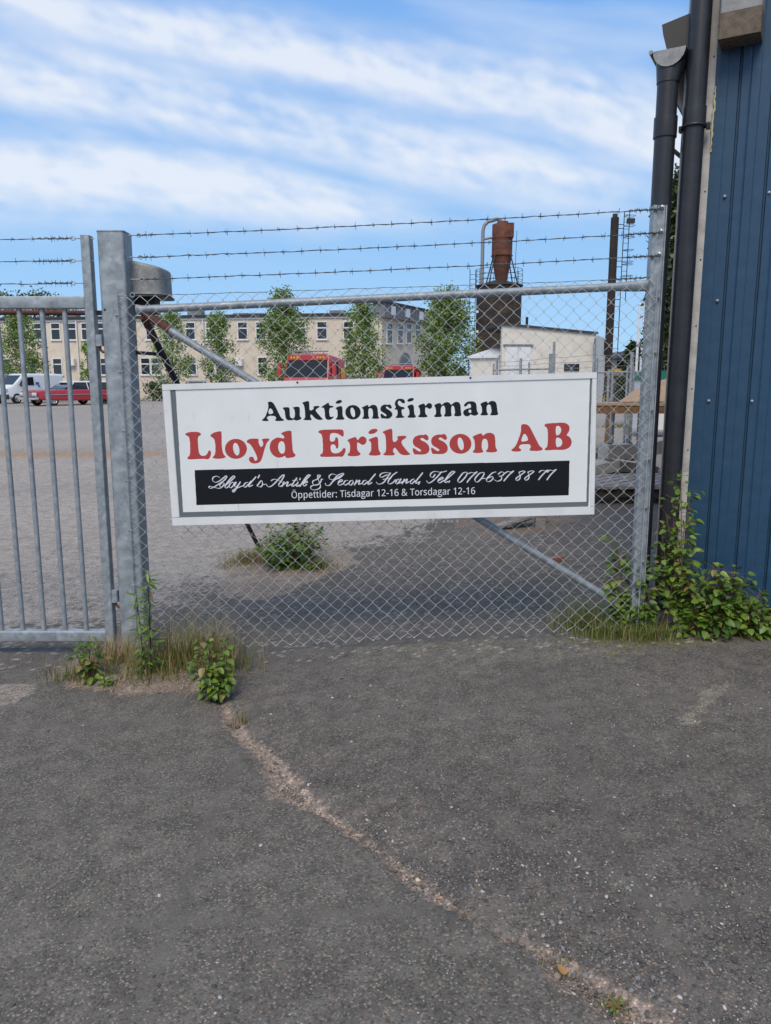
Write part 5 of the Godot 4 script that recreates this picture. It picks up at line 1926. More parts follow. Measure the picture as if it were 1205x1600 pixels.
func gate():
	var rg := RandomNumberGenerator.new()
	rg.seed = 41
	var Z := ZF + 0.005
	var t := thing("steel_gate", at(60, 1003, Z), "galvanised steel gate leaf with upright bars and barbed wire on top", "gate")
	var a := at(124.5, 367, Z)
	var b := at(139.0, 367, Z)
	var w := b.x - a.x
	var yb := at(100, 1003, Z).y
	var x := (a.x + b.x) / 2
	var mb := MB.new()
	mb.extrude(rrect(w, 0.06, 0.006, 3), Transform3D(Basis.IDENTITY, Vector3(x, yb, -Z - 0.03)), a.y - yb, true)
	var gp := part(t, "frame_post", mb, M.galv)
	var yt0 := at(60, 482, Z).y
	var yt1 := at(60, 462.5, Z).y
	var xe := -5.2
	mb = MB.new()
	mb.extrude(rrect(yt1 - yt0, 0.056, 0.006, 3), Transform3D(Basis(Vector3(0, 1, 0), Vector3(-1, 0, 0), Vector3(0, 0, 1)), Vector3(a.x, (yt0 + yt1) / 2, -Z - 0.03)), a.x - xe, true)
	part(t, "top_rail", mb, M.galv)
	var yb1 := at(60, 987, Z).y
	mb = MB.new()
	mb.extrude(rrect(yb1 - yb, 0.056, 0.006, 3), Transform3D(Basis(Vector3(0, 1, 0), Vector3(-1, 0, 0), Vector3(0, 0, 1)), Vector3(a.x, (yb + yb1) / 2, -Z - 0.03)), a.x - xe, true)
	part(t, "bottom_rail", mb, M.galv)
	var b0 := at(101.5, 490, Z + 0.03).x
	var b1 := at(66, 490, Z + 0.03).x
	var step := b0 - b1
	for k in 26:
		mb = MB.new()
		var bx := b0 - k * step
		mb.tube(Vector3(bx, yb1 - 0.005, -Z - 0.03), Vector3(bx, yt0 + 0.005, -Z - 0.03), 0.0135, 12, -1, false)
		part(t, "bar", mb, M.galv)
	# hinges
	for q in [[156, 532, 0.036, 0.06], [180.5, 931, 0.032, 0.07]]:
		mb = MB.new()
		var p := at(q[0], q[1], Z + 0.012)
		mb.bbox(p, Vector3(q[2], q[3], 0.04), 0.005)
		var h := part(t, "hinge", mb, M.galv)
		mb = MB.new()
		var lo := p - Vector3(0, q[3] * 0.5, 0)
		mb.path([lo, lo - Vector3(0, 0.018, 0), lo + Vector3(0.012, -0.030, 0), lo + Vector3(0.10, -0.034, 0)], [0.008], 8)
		part(h, "hinge_pin", mb, M.rust_fine)
	var hp := at(158, 489, Z + 0.06)
	mb = MB.new()
	mb.bbox(hp, Vector3(0.09, 0.022, 0.02), 0.003)
	part(t, "stop_plate", mb, M.dark_steel)
	for q in [[373, 372.5], [409, 407.5], [445, 442.5]]:
		mb = MB.new()
		var p0 := at(-10, q[0], Z + 0.02)
		var p1 := at(114, q[1], Z + 0.02)
		var far := p1 + (p0 - p1).normalized() * 3.0
		far.y = p1.y
		strand(mb, far, p1, 0.012, 0.0018, 0.098, rg, false, true)
		var bw := part(t, "barbed_wire", mb, M.barb)
		mb = MB.new()
		var ring := []
		for k in 13:
			var an := TAU * k / 12
			ring.append(p1 + Vector3(cos(an) * 0.013, sin(an) * 0.009, 0.0))
		mb.path(ring, [0.0026], 6, false)
		mb.tube(p1 + Vector3(0.012, 0, 0), at(147, q[1] + 0.3, Z + 0.02), 0.003, 7)
		part(bw, "eye_hook", mb, M.galv)

# ------------------------------------------------------------------ the sign: a framed panel with flat print
const ZS := 4.145
const TW := 2048
var sg_o := Vector3.ZERO
var sg_x := Vector3.ZERO
var sg_y := Vector3.ZERO
var sg_w := 1.0
var sg_h := 1.0
func sign_px(px: float, py: float) -> Vector2:      # a direction -> texture pixel on the panel
	var q := at(px, py, ZS) - sg_o
	return Vector2(q.dot(sg_x) / sg_w, 1.0 - q.dot(sg_y) / sg_h) * Vector2(TW, TW * sg_h / sg_w)
func smooth_poly(p: PackedVector2Array, times: int) -> PackedVector2Array:
	for t in times:
		var o := PackedVector2Array()
		for k in p.size():
			var a := p[k]
			var b := p[(k + 1) % p.size()]
			o.append(a.lerp(b, 0.25))
			o.append(a.lerp(b, 0.75))
		p = o
	return p
func fill_polys(img: Image, polys: Array, c: Color):      # even-odd fill, row by row
	var lo := 1e9
	var hi := -1e9
	for p in polys:
		for v in p:
			lo = minf(lo, v.y); hi = maxf(hi, v.y)
	for y in range(maxi(0, int(lo)), mini(img.get_height() - 1, int(hi)) + 1):
		var xs := []
		var yc := y + 0.5
		for p in polys:
			var n: int = p.size()
			for k in n:
				var a: Vector2 = p[k]
				var b: Vector2 = p[(k + 1) % n]
				if (a.y <= yc) != (b.y <= yc):
					xs.append(a.x + (yc - a.y) / (b.y - a.y) * (b.x - a.x))
		xs.sort()
		for k in range(0, xs.size() - 1, 2):
			var x0 := int(round(xs[k]))
			var x1 := int(round(xs[k + 1]))
			if x1 > x0:
				img.fill_rect(Rect2i(x0, y, x1 - x0, 1), c)
func crop_poly(flat: Array, ox: float, oy: float, s: float, rounds := 2) -> PackedVector2Array:
	var p := PackedVector2Array()
	for k in range(0, flat.size(), 2):
		p.append(Vector2(flat[k], flat[k + 1]))
	p = smooth_poly(p, rounds)
	var o := PackedVector2Array()
	for v in p:
		o.append(sign_px(ox + v.x / s, oy + v.y / s))
	return o
func ellipse(cx: float, cy: float, rx: float, ry: float, lean := 0.0) -> Array:
	var a := []
	for k in 24:
		var t := TAU * k / 24
		a.append(cx + cos(t) * rx + sin(t) * ry * lean)
		a.append(cy + sin(t) * ry)
	return a
func glyph(img: Image, c: Color, ox: float, oy: float, s: float, outlines: Array):
	var ps := []
	for o in outlines:
		ps.append(crop_poly(o, ox, oy, s))
	fill_polys(img, ps, c)
func pen(img: Image, c: Color, ox: float, oy: float, s: float, flat: Array, thin: float, thick: float):
	# one written stroke: a broad nib held along the slant
	var cv := Curve2D.new()
	var pts := []
	for k in range(0, flat.size(), 2):
		pts.append(sign_px(ox + flat[k] / s, oy + flat[k + 1] / s))
	for k in pts.size():
		var d: Vector2 = (pts[mini(k + 1, pts.size() - 1)] - pts[maxi(k - 1, 0)]) / 6.0
		cv.add_point(pts[k], -d, d)
	cv.bake_interval = 1.5
	var b := cv.get_baked_points()
	var slant := Vector2(-0.55, 0.83)
	var left := PackedVector2Array()
	var right := PackedVector2Array()
	for k in b.size():
		var d := (b[mini(k + 1, b.size() - 1)] - b[maxi(k - 1, 0)]).normalized()
		var w := lerpf(thin, thick, pow(absf(d.dot(slant)), 3.0)) * 0.5
		var n := Vector2(-d.y, d.x) * w
		left.append(b[k] + n); right.append(b[k] - n)
		if k > 0:
			fill_polys(img, [PackedVector2Array([left[k - 1], left[k], right[k], right[k - 1]])], c)
		var r := maxf(w, 1.0)
		img.fill_rect(Rect2i(int(b[k].x - r * 0.7), int(b[k].y - r * 0.7), int(ceil(r * 1.4)), int(ceil(r * 1.4))), c)
func sign_board():
	var tl := at(255, 600, ZS)
	var tr := at(932.5, 582, ZS)
	var bl := at(268, 821.5, ZS)
	var br := at(929, 803, ZS)
	sg_x = ((tr - tl) + (br - bl)).normalized()
	sg_y = Vector3(-sg_x.y, sg_x.x, 0)
	var ctr := (tl + tr + bl + br) / 4
	sg_w = ((tr - tl).length() + (br - bl).length()) / 2
	sg_h = ((tl - bl).dot(sg_y) + (tr - br).dot(sg_y)) / 2
	sg_o = ctr - sg_x * sg_w / 2 - sg_y * sg_h / 2
	print("sign ", sg_w, " x ", sg_h)
	var th := int(TW * sg_h / sg_w)
	var img := Image.create(TW, th, false, Image.FORMAT_RGB8)
	# white sheet with faint uneven grime
	var nz := noise(301, 0.004, FastNoiseLite.TYPE_SIMPLEX_SMOOTH, 4).get_image(TW, th)
	var nd := nz.get_data()
	var base := PackedByteArray()
	base.resize(TW * th * 3)
	for i in TW * th:
		var v := 230 + (int(nd[i]) - 128) / 24
		base[i * 3] = v - 3; base[i * 3 + 1] = v; base[i * 3 + 2] = v
	img.set_data(TW, th, false, Image.FORMAT_RGB8, base)
	var grey := Color(0.40, 0.43, 0.45)
	var quadp := func(l: Array) -> PackedVector2Array:
		var o := PackedVector2Array()
		for q in l:
			o.append(sign_px(q[0], q[1]))
		return o
	fill_polys(img, [quadp.call([[264.5, 605.5], [925.4, 588], [919.6, 791.8], [277, 809.5]]), quadp.call([[274.4, 608.2], [922.0, 591.2], [916.3, 784.0], [286.3, 800.3]])], grey)
	var black := Color(0.035, 0.04, 0.06)
	fill_polys(img, [quadp.call([[304.2, 734.6], [890, 719.6], [888.8, 773.6], [307.2, 789.2]])], black)
	var ink := Color(0.05, 0.065, 0.095)
	var red := Color(0.70, 0.255, 0.25)
	# first line
	var s := 10.042
	glyph(img, ink, 400, 610, s, [[185, 185, 215, 173, 258, 182, 295, 228, 360, 362, 395, 430, 445, 462, 432, 482, 298, 480, 302, 458, 322, 440, 305, 405, 250, 397, 190, 402, 165, 440, 204, 464, 192, 482, 103, 480, 95, 462, 142, 425, 172, 350, 192, 290, 196, 230], [203, 288, 242, 281, 274, 338, 262, 369, 192, 373]])
	glyph(img, ink, 400, 610, s, [[414, 272, 450, 264, 528, 260, 531, 350, 533, 412, 560, 438, 597, 438, 614, 400, 608, 300, 577, 274, 590, 261, 688, 250, 689, 330, 690, 412, 720, 437, 700, 455, 660, 470, 620, 473, 603, 455, 560, 470, 500, 470, 463, 435, 455, 330, 440, 300]])
	glyph(img, ink, 400, 610, s, [[720, 192, 760, 180, 835, 157, 841, 250, 840, 314, 880, 312, 914, 280, 898, 262, 910, 246, 1000, 243, 998, 264, 933, 300, 948, 338, 1040, 440, 1060, 460, 950, 464, 870, 374, 855, 382, 858, 430, 880, 457, 865, 470, 748, 464, 744, 450, 776, 430, 770, 330, 757, 232]])
	s = 8.607
	glyph(img, ink, 500, 605, s, [[18, 266, 60, 240, 122, 198, 123, 248, 183, 252, 180, 273, 125, 275, 128, 380, 142, 402, 170, 396, 192, 390, 165, 427, 130, 440, 95, 438, 68, 410, 62, 275, 22, 275]])
	glyph(img, ink, 500, 605, s, [[205, 281, 240, 262, 304, 246, 305, 370, 312, 402, 334, 422, 320, 438, 218, 438, 213, 424, 239, 400, 238, 330, 232, 302], [210, 205, 235, 178, 275, 170, 298, 182, 292, 206, 255, 222, 218, 222]])
	glyph(img, ink, 500, 605, s, [ellipse(445, 337, 104, 98), ellipse(442, 338, 30, 65, 0.18)])
	glyph(img, ink, 500, 605, s, [[556, 275, 600, 255, 647, 233, 653, 272, 690, 240, 730, 233, 772, 258, 780, 330, 782, 395, 801, 410, 790, 424, 703, 424, 698, 412, 716, 390, 712, 310, 690, 280, 660, 285, 650, 310, 652, 395, 668, 413, 655, 427, 573, 427, 567, 412, 591, 395, 588, 320, 580, 290]])
	glyph(img, ink, 500, 605, s, [[812, 290, 825, 253, 870, 230, 910, 238, 936, 230, 952, 238, 968, 270, 962, 288, 935, 288, 918, 265, 895, 258, 883, 270, 900, 290, 950, 318, 978, 355, 967, 397, 930, 423, 880, 423, 845, 416, 828, 424, 812, 370, 822, 355, 840, 360, 865, 385, 895, 392, 898, 372, 860, 345, 820, 322]])
	glyph(img, ink, 500, 605, s, [[1002, 290, 1028, 270, 1005, 235, 1013, 188, 1045, 158, 1085, 152, 1128, 163, 1146, 190, 1140, 216, 1120, 218, 1100, 207, 1075, 178, 1050, 190, 1045, 215, 1060, 245, 1090, 264, 1138, 266, 1138, 295, 1100, 297, 1098, 330, 1108, 385, 1139, 395, 1138, 410, 1028, 415, 1014, 402, 1045, 380, 1045, 300, 1006, 300]])
	s = 7.531
	glyph(img, ink, 630, 605, s, [[40, 222, 128, 192, 130, 320, 154, 341, 142, 360, 58, 360, 49, 345, 76, 325, 72, 258], [47, 155, 70, 133, 105, 124, 127, 134, 122, 154, 90, 170, 56, 172]])
	glyph(img, ink, 630, 605, s, [[168, 218, 252, 185, 259, 225, 280, 200, 305, 182, 332, 193, 344, 220, 332, 250, 305, 258, 280, 237, 260, 236, 258, 310, 290, 339, 280, 355, 183, 355, 174, 340, 201, 320, 198, 250]])
	glyph(img, ink, 630, 605, s, [[358, 208, 442, 179, 449, 216, 480, 184, 520, 172, 552, 188, 563, 212, 600, 178, 640, 169, 675, 193, 680, 300, 689, 322, 677, 341, 608, 343, 598, 325, 613, 305, 605, 240, 590, 215, 567, 222, 564, 300, 575, 326, 562, 345, 488, 348, 480, 330, 498, 310, 495, 240, 480, 214, 457, 222, 443, 250, 441, 310, 459, 336, 447, 351, 373, 353, 361, 338, 389, 318, 385, 245]])
	glyph(img, ink, 630, 605, s, [[712, 215, 740, 178, 790, 162, 842, 170, 865, 200, 868, 290, 889, 302, 877, 325, 840, 338, 810, 327, 795, 318, 770, 341, 733, 343, 707, 315, 709, 278, 745, 253, 798, 245, 800, 215, 790, 195, 767, 195, 752, 217, 723, 231], [802, 260, 772, 268, 766, 292, 790, 304, 803, 300]])
	glyph(img, ink, 630, 605, s, [[901, 195, 987, 159, 993, 196, 1025, 163, 1065, 159, 1101, 183, 1110, 290, 1122, 311, 1107, 331, 1028, 331, 1022, 318, 1043, 300, 1035, 225, 1018, 199, 990, 210, 982, 235, 985, 300, 1004, 316, 992, 331, 916, 333, 908, 318, 931, 300, 925, 225]])
	# second line
	s = 12.05
	glyph(img, red, 280, 665, s, [[114, 150, 180, 122, 300, 115, 372, 122, 416, 155, 404, 184, 362, 200, 350, 260, 365, 450, 378, 520, 405, 562, 460, 574, 508, 555, 538, 520, 552, 466, 592, 470, 604, 520, 588, 592, 545, 640, 500, 624, 300, 632, 160, 637, 153, 600, 205, 562, 210, 420, 200, 260, 180, 202, 120, 178]])
	glyph(img, red, 280, 665, s, [[584, 180, 650, 128, 782, 101, 802, 118, 802, 350, 815, 480, 845, 558, 882, 580, 864, 608, 760, 626, 656, 621, 623, 595, 670, 560, 686, 480, 680, 330, 660, 242, 596, 208]])
	glyph(img, red, 280, 665, s, [ellipse(1070, 437, 208, 190), ellipse(1076, 443, 58, 120, 0.16)])
	glyph(img, red, 370, 665, s, [[184, 290, 230, 252, 320, 242, 410, 247, 413, 280, 408, 310, 440, 392, 470, 402, 497, 370, 500, 310, 471, 270, 488, 244, 604, 238, 624, 265, 574, 312, 543, 380, 494, 560, 464, 652, 422, 700, 340, 717, 268, 704, 227, 650, 236, 596, 280, 580, 318, 598, 328, 640, 350, 664, 382, 652, 392, 620, 362, 530, 268, 360, 218, 328, 189, 314]])
	glyph(img, red, 370, 665, s, [[826, 150, 900, 107, 1030, 87, 1036, 150, 1048, 400, 1062, 508, 1112, 545, 1099, 584, 1030, 604, 932, 613, 918, 582, 905, 567, 850, 599, 768, 604, 686, 562, 625, 470, 620, 368, 656, 281, 738, 228, 812, 224, 870, 243, 895, 238, 894, 200, 868, 177], [850, 290, 890, 310, 910, 380, 910, 470, 890, 522, 840, 532, 798, 490, 778, 420, 784, 350, 810, 304]])
	s = 8.607
	glyph(img, red, 490, 660, s, [[62, 120, 100, 99, 250, 97, 384, 91, 406, 118, 409, 182, 386, 194, 350, 161, 290, 140, 235, 145, 218, 180, 220, 255, 260, 257, 289, 245, 290, 207, 310, 196, 333, 218, 338, 310, 327, 355, 303, 348, 298, 315, 275, 293, 240, 298, 228, 330, 235, 390, 265, 415, 328, 415, 378, 385, 402, 340, 435, 350, 429, 400, 397, 465, 330, 458, 107, 466, 86, 450, 92, 430, 126, 415, 128, 320, 120, 200, 105, 152, 70, 141]])
	glyph(img, red, 490, 660, s, [[444, 240, 520, 205, 575, 194, 586, 236, 600, 236, 625, 198, 665, 184, 709, 208, 717, 250, 693, 296, 650, 304, 613, 276, 590, 266, 585, 290, 588, 380, 636, 415, 624, 443, 560, 456, 472, 454, 452, 430, 491, 400, 492, 310, 480, 264]])
	glyph(img, red, 490, 660, s, [[729, 235, 800, 203, 868, 186, 871, 300, 878, 380, 910, 415, 893, 441, 830, 447, 752, 444, 740, 425, 776, 385, 778, 300, 770, 257], [738, 130, 768, 97, 822, 81, 860, 92, 862, 116, 822, 148, 763, 159, 740, 146]])
	glyph(img, red, 490, 660, s, [[916, 130, 980, 103, 1061, 73, 1062, 180, 1065, 250, 1085, 267, 1120, 250, 1138, 215, 1116, 195, 1160, 179, 1250, 178, 1244, 211, 1192, 238, 1180, 267, 1198, 310, 1277, 405, 1306, 424, 1289, 439, 1174, 441, 1105, 343, 1085, 338, 1070, 370, 1070, 400, 1097, 420, 1087, 441, 1010, 446, 942, 441, 936, 420, 971, 405, 978, 320, 970, 190, 955, 152]])
	s = 7.088
	var es := [174, 215, 192, 162, 250, 137, 300, 140, 320, 129, 347, 148, 356, 180, 341, 202, 315, 192, 290, 170, 260, 178, 265, 195, 322, 219, 361, 263, 364, 312, 337, 348, 280, 358, 215, 353, 193, 357, 174, 300, 183, 281, 205, 293, 240, 320, 268, 323, 270, 305, 240, 285, 194, 262]
	glyph(img, red, 620, 660, s, [es])
	glyph(img, red, 620 + 203 / s, 660 - 5 / s, s, [es])
	glyph(img, red, 620, 660, s, [ellipse(706, 237, 122, 111), ellipse(709, 237, 33, 70, 0.16)])
	glyph(img, red, 620, 660, s, [[834, 160, 880, 136, 944, 115, 949, 155, 990, 118, 1040, 112, 1083, 133, 1093, 190, 1094, 280, 1116, 305, 1103, 328, 1040, 333, 993, 328, 986, 312, 1013, 290, 1010, 215, 995, 184, 965, 178, 945, 205, 940, 260, 945, 300, 964, 321, 947, 335, 890, 340, 847, 335, 841, 318, 866, 300, 865, 220, 855, 182]])
	s = 10.042
	glyph(img, red, 785, 650, s, [[292, 150, 318, 126, 366, 126, 414, 148, 448, 200, 562, 430, 590, 478, 629, 498, 636, 526, 602, 544, 520, 549, 431, 546, 426, 520, 450, 490, 440, 448, 400, 440, 300, 442, 263, 475, 262, 503, 300, 525, 293, 552, 220, 559, 146, 552, 140, 530, 204, 480, 244, 390, 289, 265, 296, 200], [333, 278, 366, 283, 404, 350, 400, 391, 298, 404, 298, 370]])
	glyph(img, red, 785, 650, s, [[659, 140, 688, 117, 830, 109, 952, 101, 1013, 117, 1055, 163, 1055, 222, 1022, 282, 1002, 300, 1053, 323, 1090, 378, 1085, 452, 1043, 504, 960, 534, 830, 529, 688, 542, 663, 526, 671, 504, 705, 490, 715, 380, 715, 230, 700, 182, 664, 161], [838, 158, 882, 152, 919, 178, 926, 230, 908, 277, 877, 302, 838, 302], [836, 343, 882, 337, 929, 363, 944, 420, 928, 463, 892, 486, 843, 488]])
	# script line
	var wc := Color(0.86, 0.87, 0.90)
	var th1 := 2.5
	var th2 := 6.0
	s = 8.033
	for st in [[270, 130, 230, 112, 188, 128, 180, 165, 212, 188, 262, 175, 318, 132, 348, 108, 358, 120, 320, 168, 240, 222, 186, 254, 150, 263, 132, 250, 152, 238, 200, 252, 262, 264, 308, 238, 325, 206, 305, 194, 274, 212, 272, 238],
			[335, 232, 420, 160, 457, 120, 440, 110, 405, 142, 350, 212, 334, 244, 350, 260, 392, 232], [432, 188, 404, 202, 386, 238, 408, 258, 440, 228, 446, 200, 430, 188],
			[446, 206, 476, 186, 456, 232, 476, 250, 520, 198], [526, 186, 480, 262, 442, 310, 430, 296, 470, 268, 566, 230], [622, 190, 592, 198, 570, 234, 590, 250, 630, 214, 660, 178], [722, 122, 642, 214, 636, 244, 682, 224],
			[768, 100, 750, 132], [738, 232, 792, 168, 806, 214, 784, 246, 748, 240], [806, 216, 852, 214],
			[856, 216, 880, 246, 932, 226, 1010, 146, 1060, 98, 1078, 104, 1042, 170, 1010, 216, 1022, 242, 1064, 224], [916, 168, 960, 150, 1030, 176, 1062, 190],
			[1076, 184, 1050, 242], [1058, 224, 1128, 182, 1108, 238, 1166, 212]]:
		pen(img, wc, 310, 730, s, st, th1, th2)
	for st in [[110, 136, 52, 222, 60, 240, 98, 218], [58, 166, 122, 160], [128, 186, 104, 230, 116, 240, 144, 222], [156, 140, 148, 156], [146, 238, 268, 112, 276, 98, 258, 96, 224, 130, 150, 238], [170, 214, 236, 172, 242, 190, 194, 206, 202, 236, 238, 216],
			[442, 154, 424, 150, 400, 200, 350, 226, 312, 206, 318, 172, 366, 150, 404, 112, 402, 98, 380, 100, 374, 132, 408, 226, 392, 266, 340, 284, 296, 276, 286, 246, 316, 228, 360, 218],
			[470, 202, 480, 226, 522, 226, 562, 182, 640, 122, 694, 92, 698, 78, 672, 80, 618, 110, 566, 168], [610, 100, 560, 84, 520, 108, 524, 146, 570, 156, 640, 138, 690, 98],
			[630, 196, 682, 170, 672, 154, 640, 178, 630, 214, 654, 224, 702, 200], [754, 168, 724, 168, 700, 204, 720, 224, 764, 200], [812, 164, 782, 174, 766, 210, 790, 224, 820, 190, 810, 164], [864, 162, 836, 222], [844, 204, 902, 162, 886, 214, 924, 202], [982, 164, 952, 170, 934, 204, 956, 218, 1002, 180], [1096, 86, 1012, 190, 1010, 216, 1054, 192]]:
		pen(img, wc, 450, 730, s, st, th1, th2)
	for st in [[66, 226, 90, 252, 150, 236, 196, 180, 242, 112], [236, 118, 190, 106, 130, 120, 110, 152, 132, 166, 200, 134], [332, 108, 318, 106, 260, 152, 214, 220, 226, 250, 272, 234, 306, 198], [150, 192, 254, 176],
			[354, 188, 326, 200, 308, 234, 330, 248, 372, 192], [376, 186, 350, 238, 394, 222], [418, 190, 390, 246], [400, 228, 454, 188, 436, 240, 474, 222], [542, 188, 512, 198, 490, 230, 510, 248, 552, 208], [646, 112, 566, 214, 564, 242, 594, 228], [612, 222, 596, 254],
			[698, 210, 722, 238, 770, 216, 830, 160, 884, 98], [948, 86, 880, 104, 800, 92, 752, 118, 744, 154, 776, 166, 802, 130], [840, 210, 902, 180, 892, 164, 850, 194, 840, 224, 866, 234, 914, 204], [918, 216, 1040, 108, 1044, 92, 1026, 90, 988, 120, 930, 200, 930, 232, 964, 218], [985, 212, 977, 228]]:
		pen(img, wc, 580, 725, s, st, th1, th2)
	s = 6.342
	for st in [[186, 80, 150, 90, 112, 138, 98, 168, 122, 180, 170, 132, 192, 92, 184, 80], [204, 96, 232, 84, 262, 88, 290, 76], [286, 80, 230, 130, 190, 180], [352, 82, 312, 94, 270, 144, 274, 174, 300, 174, 340, 132, 360, 92, 350, 82], [334, 143, 372, 142],
			[478, 78, 440, 90, 390, 140, 384, 166, 410, 174, 446, 146, 440, 124, 400, 138], [500, 100, 530, 78, 558, 90, 540, 114, 508, 122, 532, 126, 526, 156, 490, 170, 462, 156], [564, 92, 594, 74, 622, 80, 652, 68], [648, 72, 600, 114, 556, 166],
			[744, 68, 706, 84, 718, 116, 708, 150, 682, 162, 678, 140, 740, 96, 764, 74, 742, 68], [832, 66, 794, 82, 806, 114, 796, 148, 770, 160, 766, 138, 828, 94, 852, 72, 830, 66], [904, 82, 932, 62, 962, 68, 992, 58], [988, 62, 940, 104, 900, 154], [984, 82, 1012, 60, 1042, 66, 1074, 54], [1068, 60, 1020, 104, 982, 156]]:
		pen(img, wc, 700, 725, s, st, th1, th2)
	# rain streaks and scratches that run down from the fixings
	var sr := RandomNumberGenerator.new()
	sr.seed = 9
	for q in [[432, 706, 62], [371, 780, 36], [316, 790, 28], [302, 648, 10], [363, 649, 10], [389, 649, 8], [352, 795, 22], [425, 690, 30]]:
		for k in 4:
			var p := sign_px(q[0] + sr.randf_range(-2.0, 3.0), q[1] + sr.randf_range(-4, 6))
			var ln := int(q[2] * 3.0 * sr.randf_range(0.5, 1.0))
			for y in ln:
				var xx := int(p.x + sin(y * 0.05 + k) * 1.2)
				var yy := int(p.y) + y
				if sr.randf() < 0.55 and xx > 0 and xx < TW - 2 and yy > 0 and yy < th:
					var old := img.get_pixel(xx, yy)
					img.set_pixel(xx, yy, old.lerp(Color(0.5, 0.48, 0.44), 0.5))
	img.generate_mipmaps()
	var m := plain(Color.WHITE, 0.35)
	m.albedo_texture = ImageTexture.create_from_image(img)
	var t := thing("sign_board", ctr, "long white auction sign with red and black lettering wired to the mesh fence", "sign")
	var B := Basis(sg_x, sg_y, Vector3.BACK)
	# printed face
	var mb := MB.new()
	var c0 := sg_o
	var c1 := sg_o + sg_x * sg_w
	var c2 := c1 + sg_y * sg_h
	var c3 := sg_o + sg_y * sg_h
	for q in [[c0, 0, 1], [c3, 0, 0], [c2, 1, 0], [c0, 0, 1], [c2, 1, 0], [c1, 1, 1]]:
		mb.P.append(q[0]); mb.N.append(Vector3.BACK); mb.UV.append(Vector2(q[1], q[2]))
	part(t, "printed_face", mb, m)
	mb = MB.new()
	mb.box(ctr - Vector3(0, 0, 0.014), Vector3(sg_w - 0.004, sg_h - 0.004, 0.022), B)
	part(t, "backing_panel", mb, M.white_paint)
	# frame strips, proud of the face, butted at the corners
	var fw := 0.044
	var ft := 0.034
	for q in [[0.0, 0.5, fw * 0.98, sg_h - 0.006, 0], [1.0, 0.5, 0.024, sg_h - 0.006, 0], [0.5, 1.0, sg_w, 0.031, 1], [0.5, 0.0, sg_w, 0.043, 1]]:
		mb = MB.new()
		var c: Vector3 = sg_o + sg_x * sg_w * q[0] + sg_y * sg_h * q[1]
		var sx: float = q[2]
		var sy: float = q[3]
		if q[4] == 0:
			c += sg_x * (sx / 2 if q[0] < 0.5 else -sx / 2)
			sy -= 0.031 + 0.043
			c += sg_y * 0.006
		else:
			c += sg_y * (sy / 2 if q[1] < 0.5 else -sy / 2)
		mb.bbox(c - Vector3(0, 0, 0.011), Vector3(sx, sy, ft), 0.003, B)
		part(t, "frame_strip", mb, M.white_paint)
	# opening hours
	var tm := TextMesh.new()
	tm.text = "Öppettider: Tisdagar 12-16 & Torsdagar 12-16"
	var f := SystemFont.new()
	f.font_names = PackedStringArray(["Droid Sans"])
	tm.font = f
	tm.font_size = 64
	tm.pixel_size = 0.001
	tm.depth = 0.002
	tm.curve_step = 1.0
	tm.horizontal_alignment = HORIZONTAL_ALIGNMENT_LEFT
	tm.vertical_alignment = VERTICAL_ALIGNMENT_TOP
	var ab := tm.get_aabb()
	var l0 := at(456, 779.2, ZS)
	var l1 := at(742.5, 772.6, ZS)
	var k := (l1 - l0).length() / ab.size.x
	var tx := (l1 - l0).normalized()
	var ty := Vector3(-tx.y, tx.x, 0)
	var tb := Basis(tx * k, ty * k * 1.06, Vector3.BACK * 0.5)
	# the box reaches from the descender of p to the dots on the capital
	var at_ := l0 + Vector3(0, 0, 0.0012) - ty * 0.0095
	tm.material = plain(wc, 0.5)
	var o := put(t, "lettering", tm, Transform3D(tb, at_ - t.position - tb * Vector3(ab.position.x, ab.position.y, 0)))
	# screws on the top strip
	for px in [465.0, 735.0]:
		mb = MB.new()
		var p := at(px, 600 - (px - 255) * 0.0266 + 3.0, ZS) + Vector3(0, 0, 0.006)
		mb.lathe([[0.0002, 0.004], [0.005, 0.003], [0.006, 0.0], [0.006, -0.004]], p, Vector3.BACK, 8)
		part(t, "screw", mb, M.dark_steel)

# ------------------------------------------------------------------ weeds and loose stones
var leaf_mesh := []
func make_leaf(kind: int) -> ArrayMesh:       # a unit long leaf along +y, folded a little on its midrib
	var widths := [[0.0, 0.10, 0.42, 0.40, 0.20, 0.0], [0.0, 0.24, 0.34, 0.30, 0.16, 0.0], [0.0, 0.08, 0.115, 0.105, 0.065, 0.0]]
	var ys := [0.0, 0.06, 0.28, 0.55, 0.82, 1.0]
	var mb := MB.new()
	var rows := []
	for k in 6:
		var y: float = ys[k]
		var w: float = maxf(widths[kind][k], 0.002)
		var drop := -0.16 * y * y - 0.02
		rows.append(PackedVector3Array([Vector3(-w, y, drop + w * 0.22), Vector3(-w * 0.5, y - 0.01, drop + w * 0.07), Vector3(0, y - 0.015, drop), Vector3(w * 0.5, y - 0.01, drop + w * 0.07), Vector3(w, y, drop + w * 0.22)]))
	mb.grid(rows, false)
	return mb.mesh(Vector3.ZERO, M.leaf[0])
func leaf_at(parent: Node3D, p: Vector3, out: Vector3, size: float, kind: int, m: Material, rg: RandomNumberGenerator):
	put(parent, "leaf", leaf_mesh[kind], Transform3D(leaf_basis(out, size, rg), p - parent.position), m)
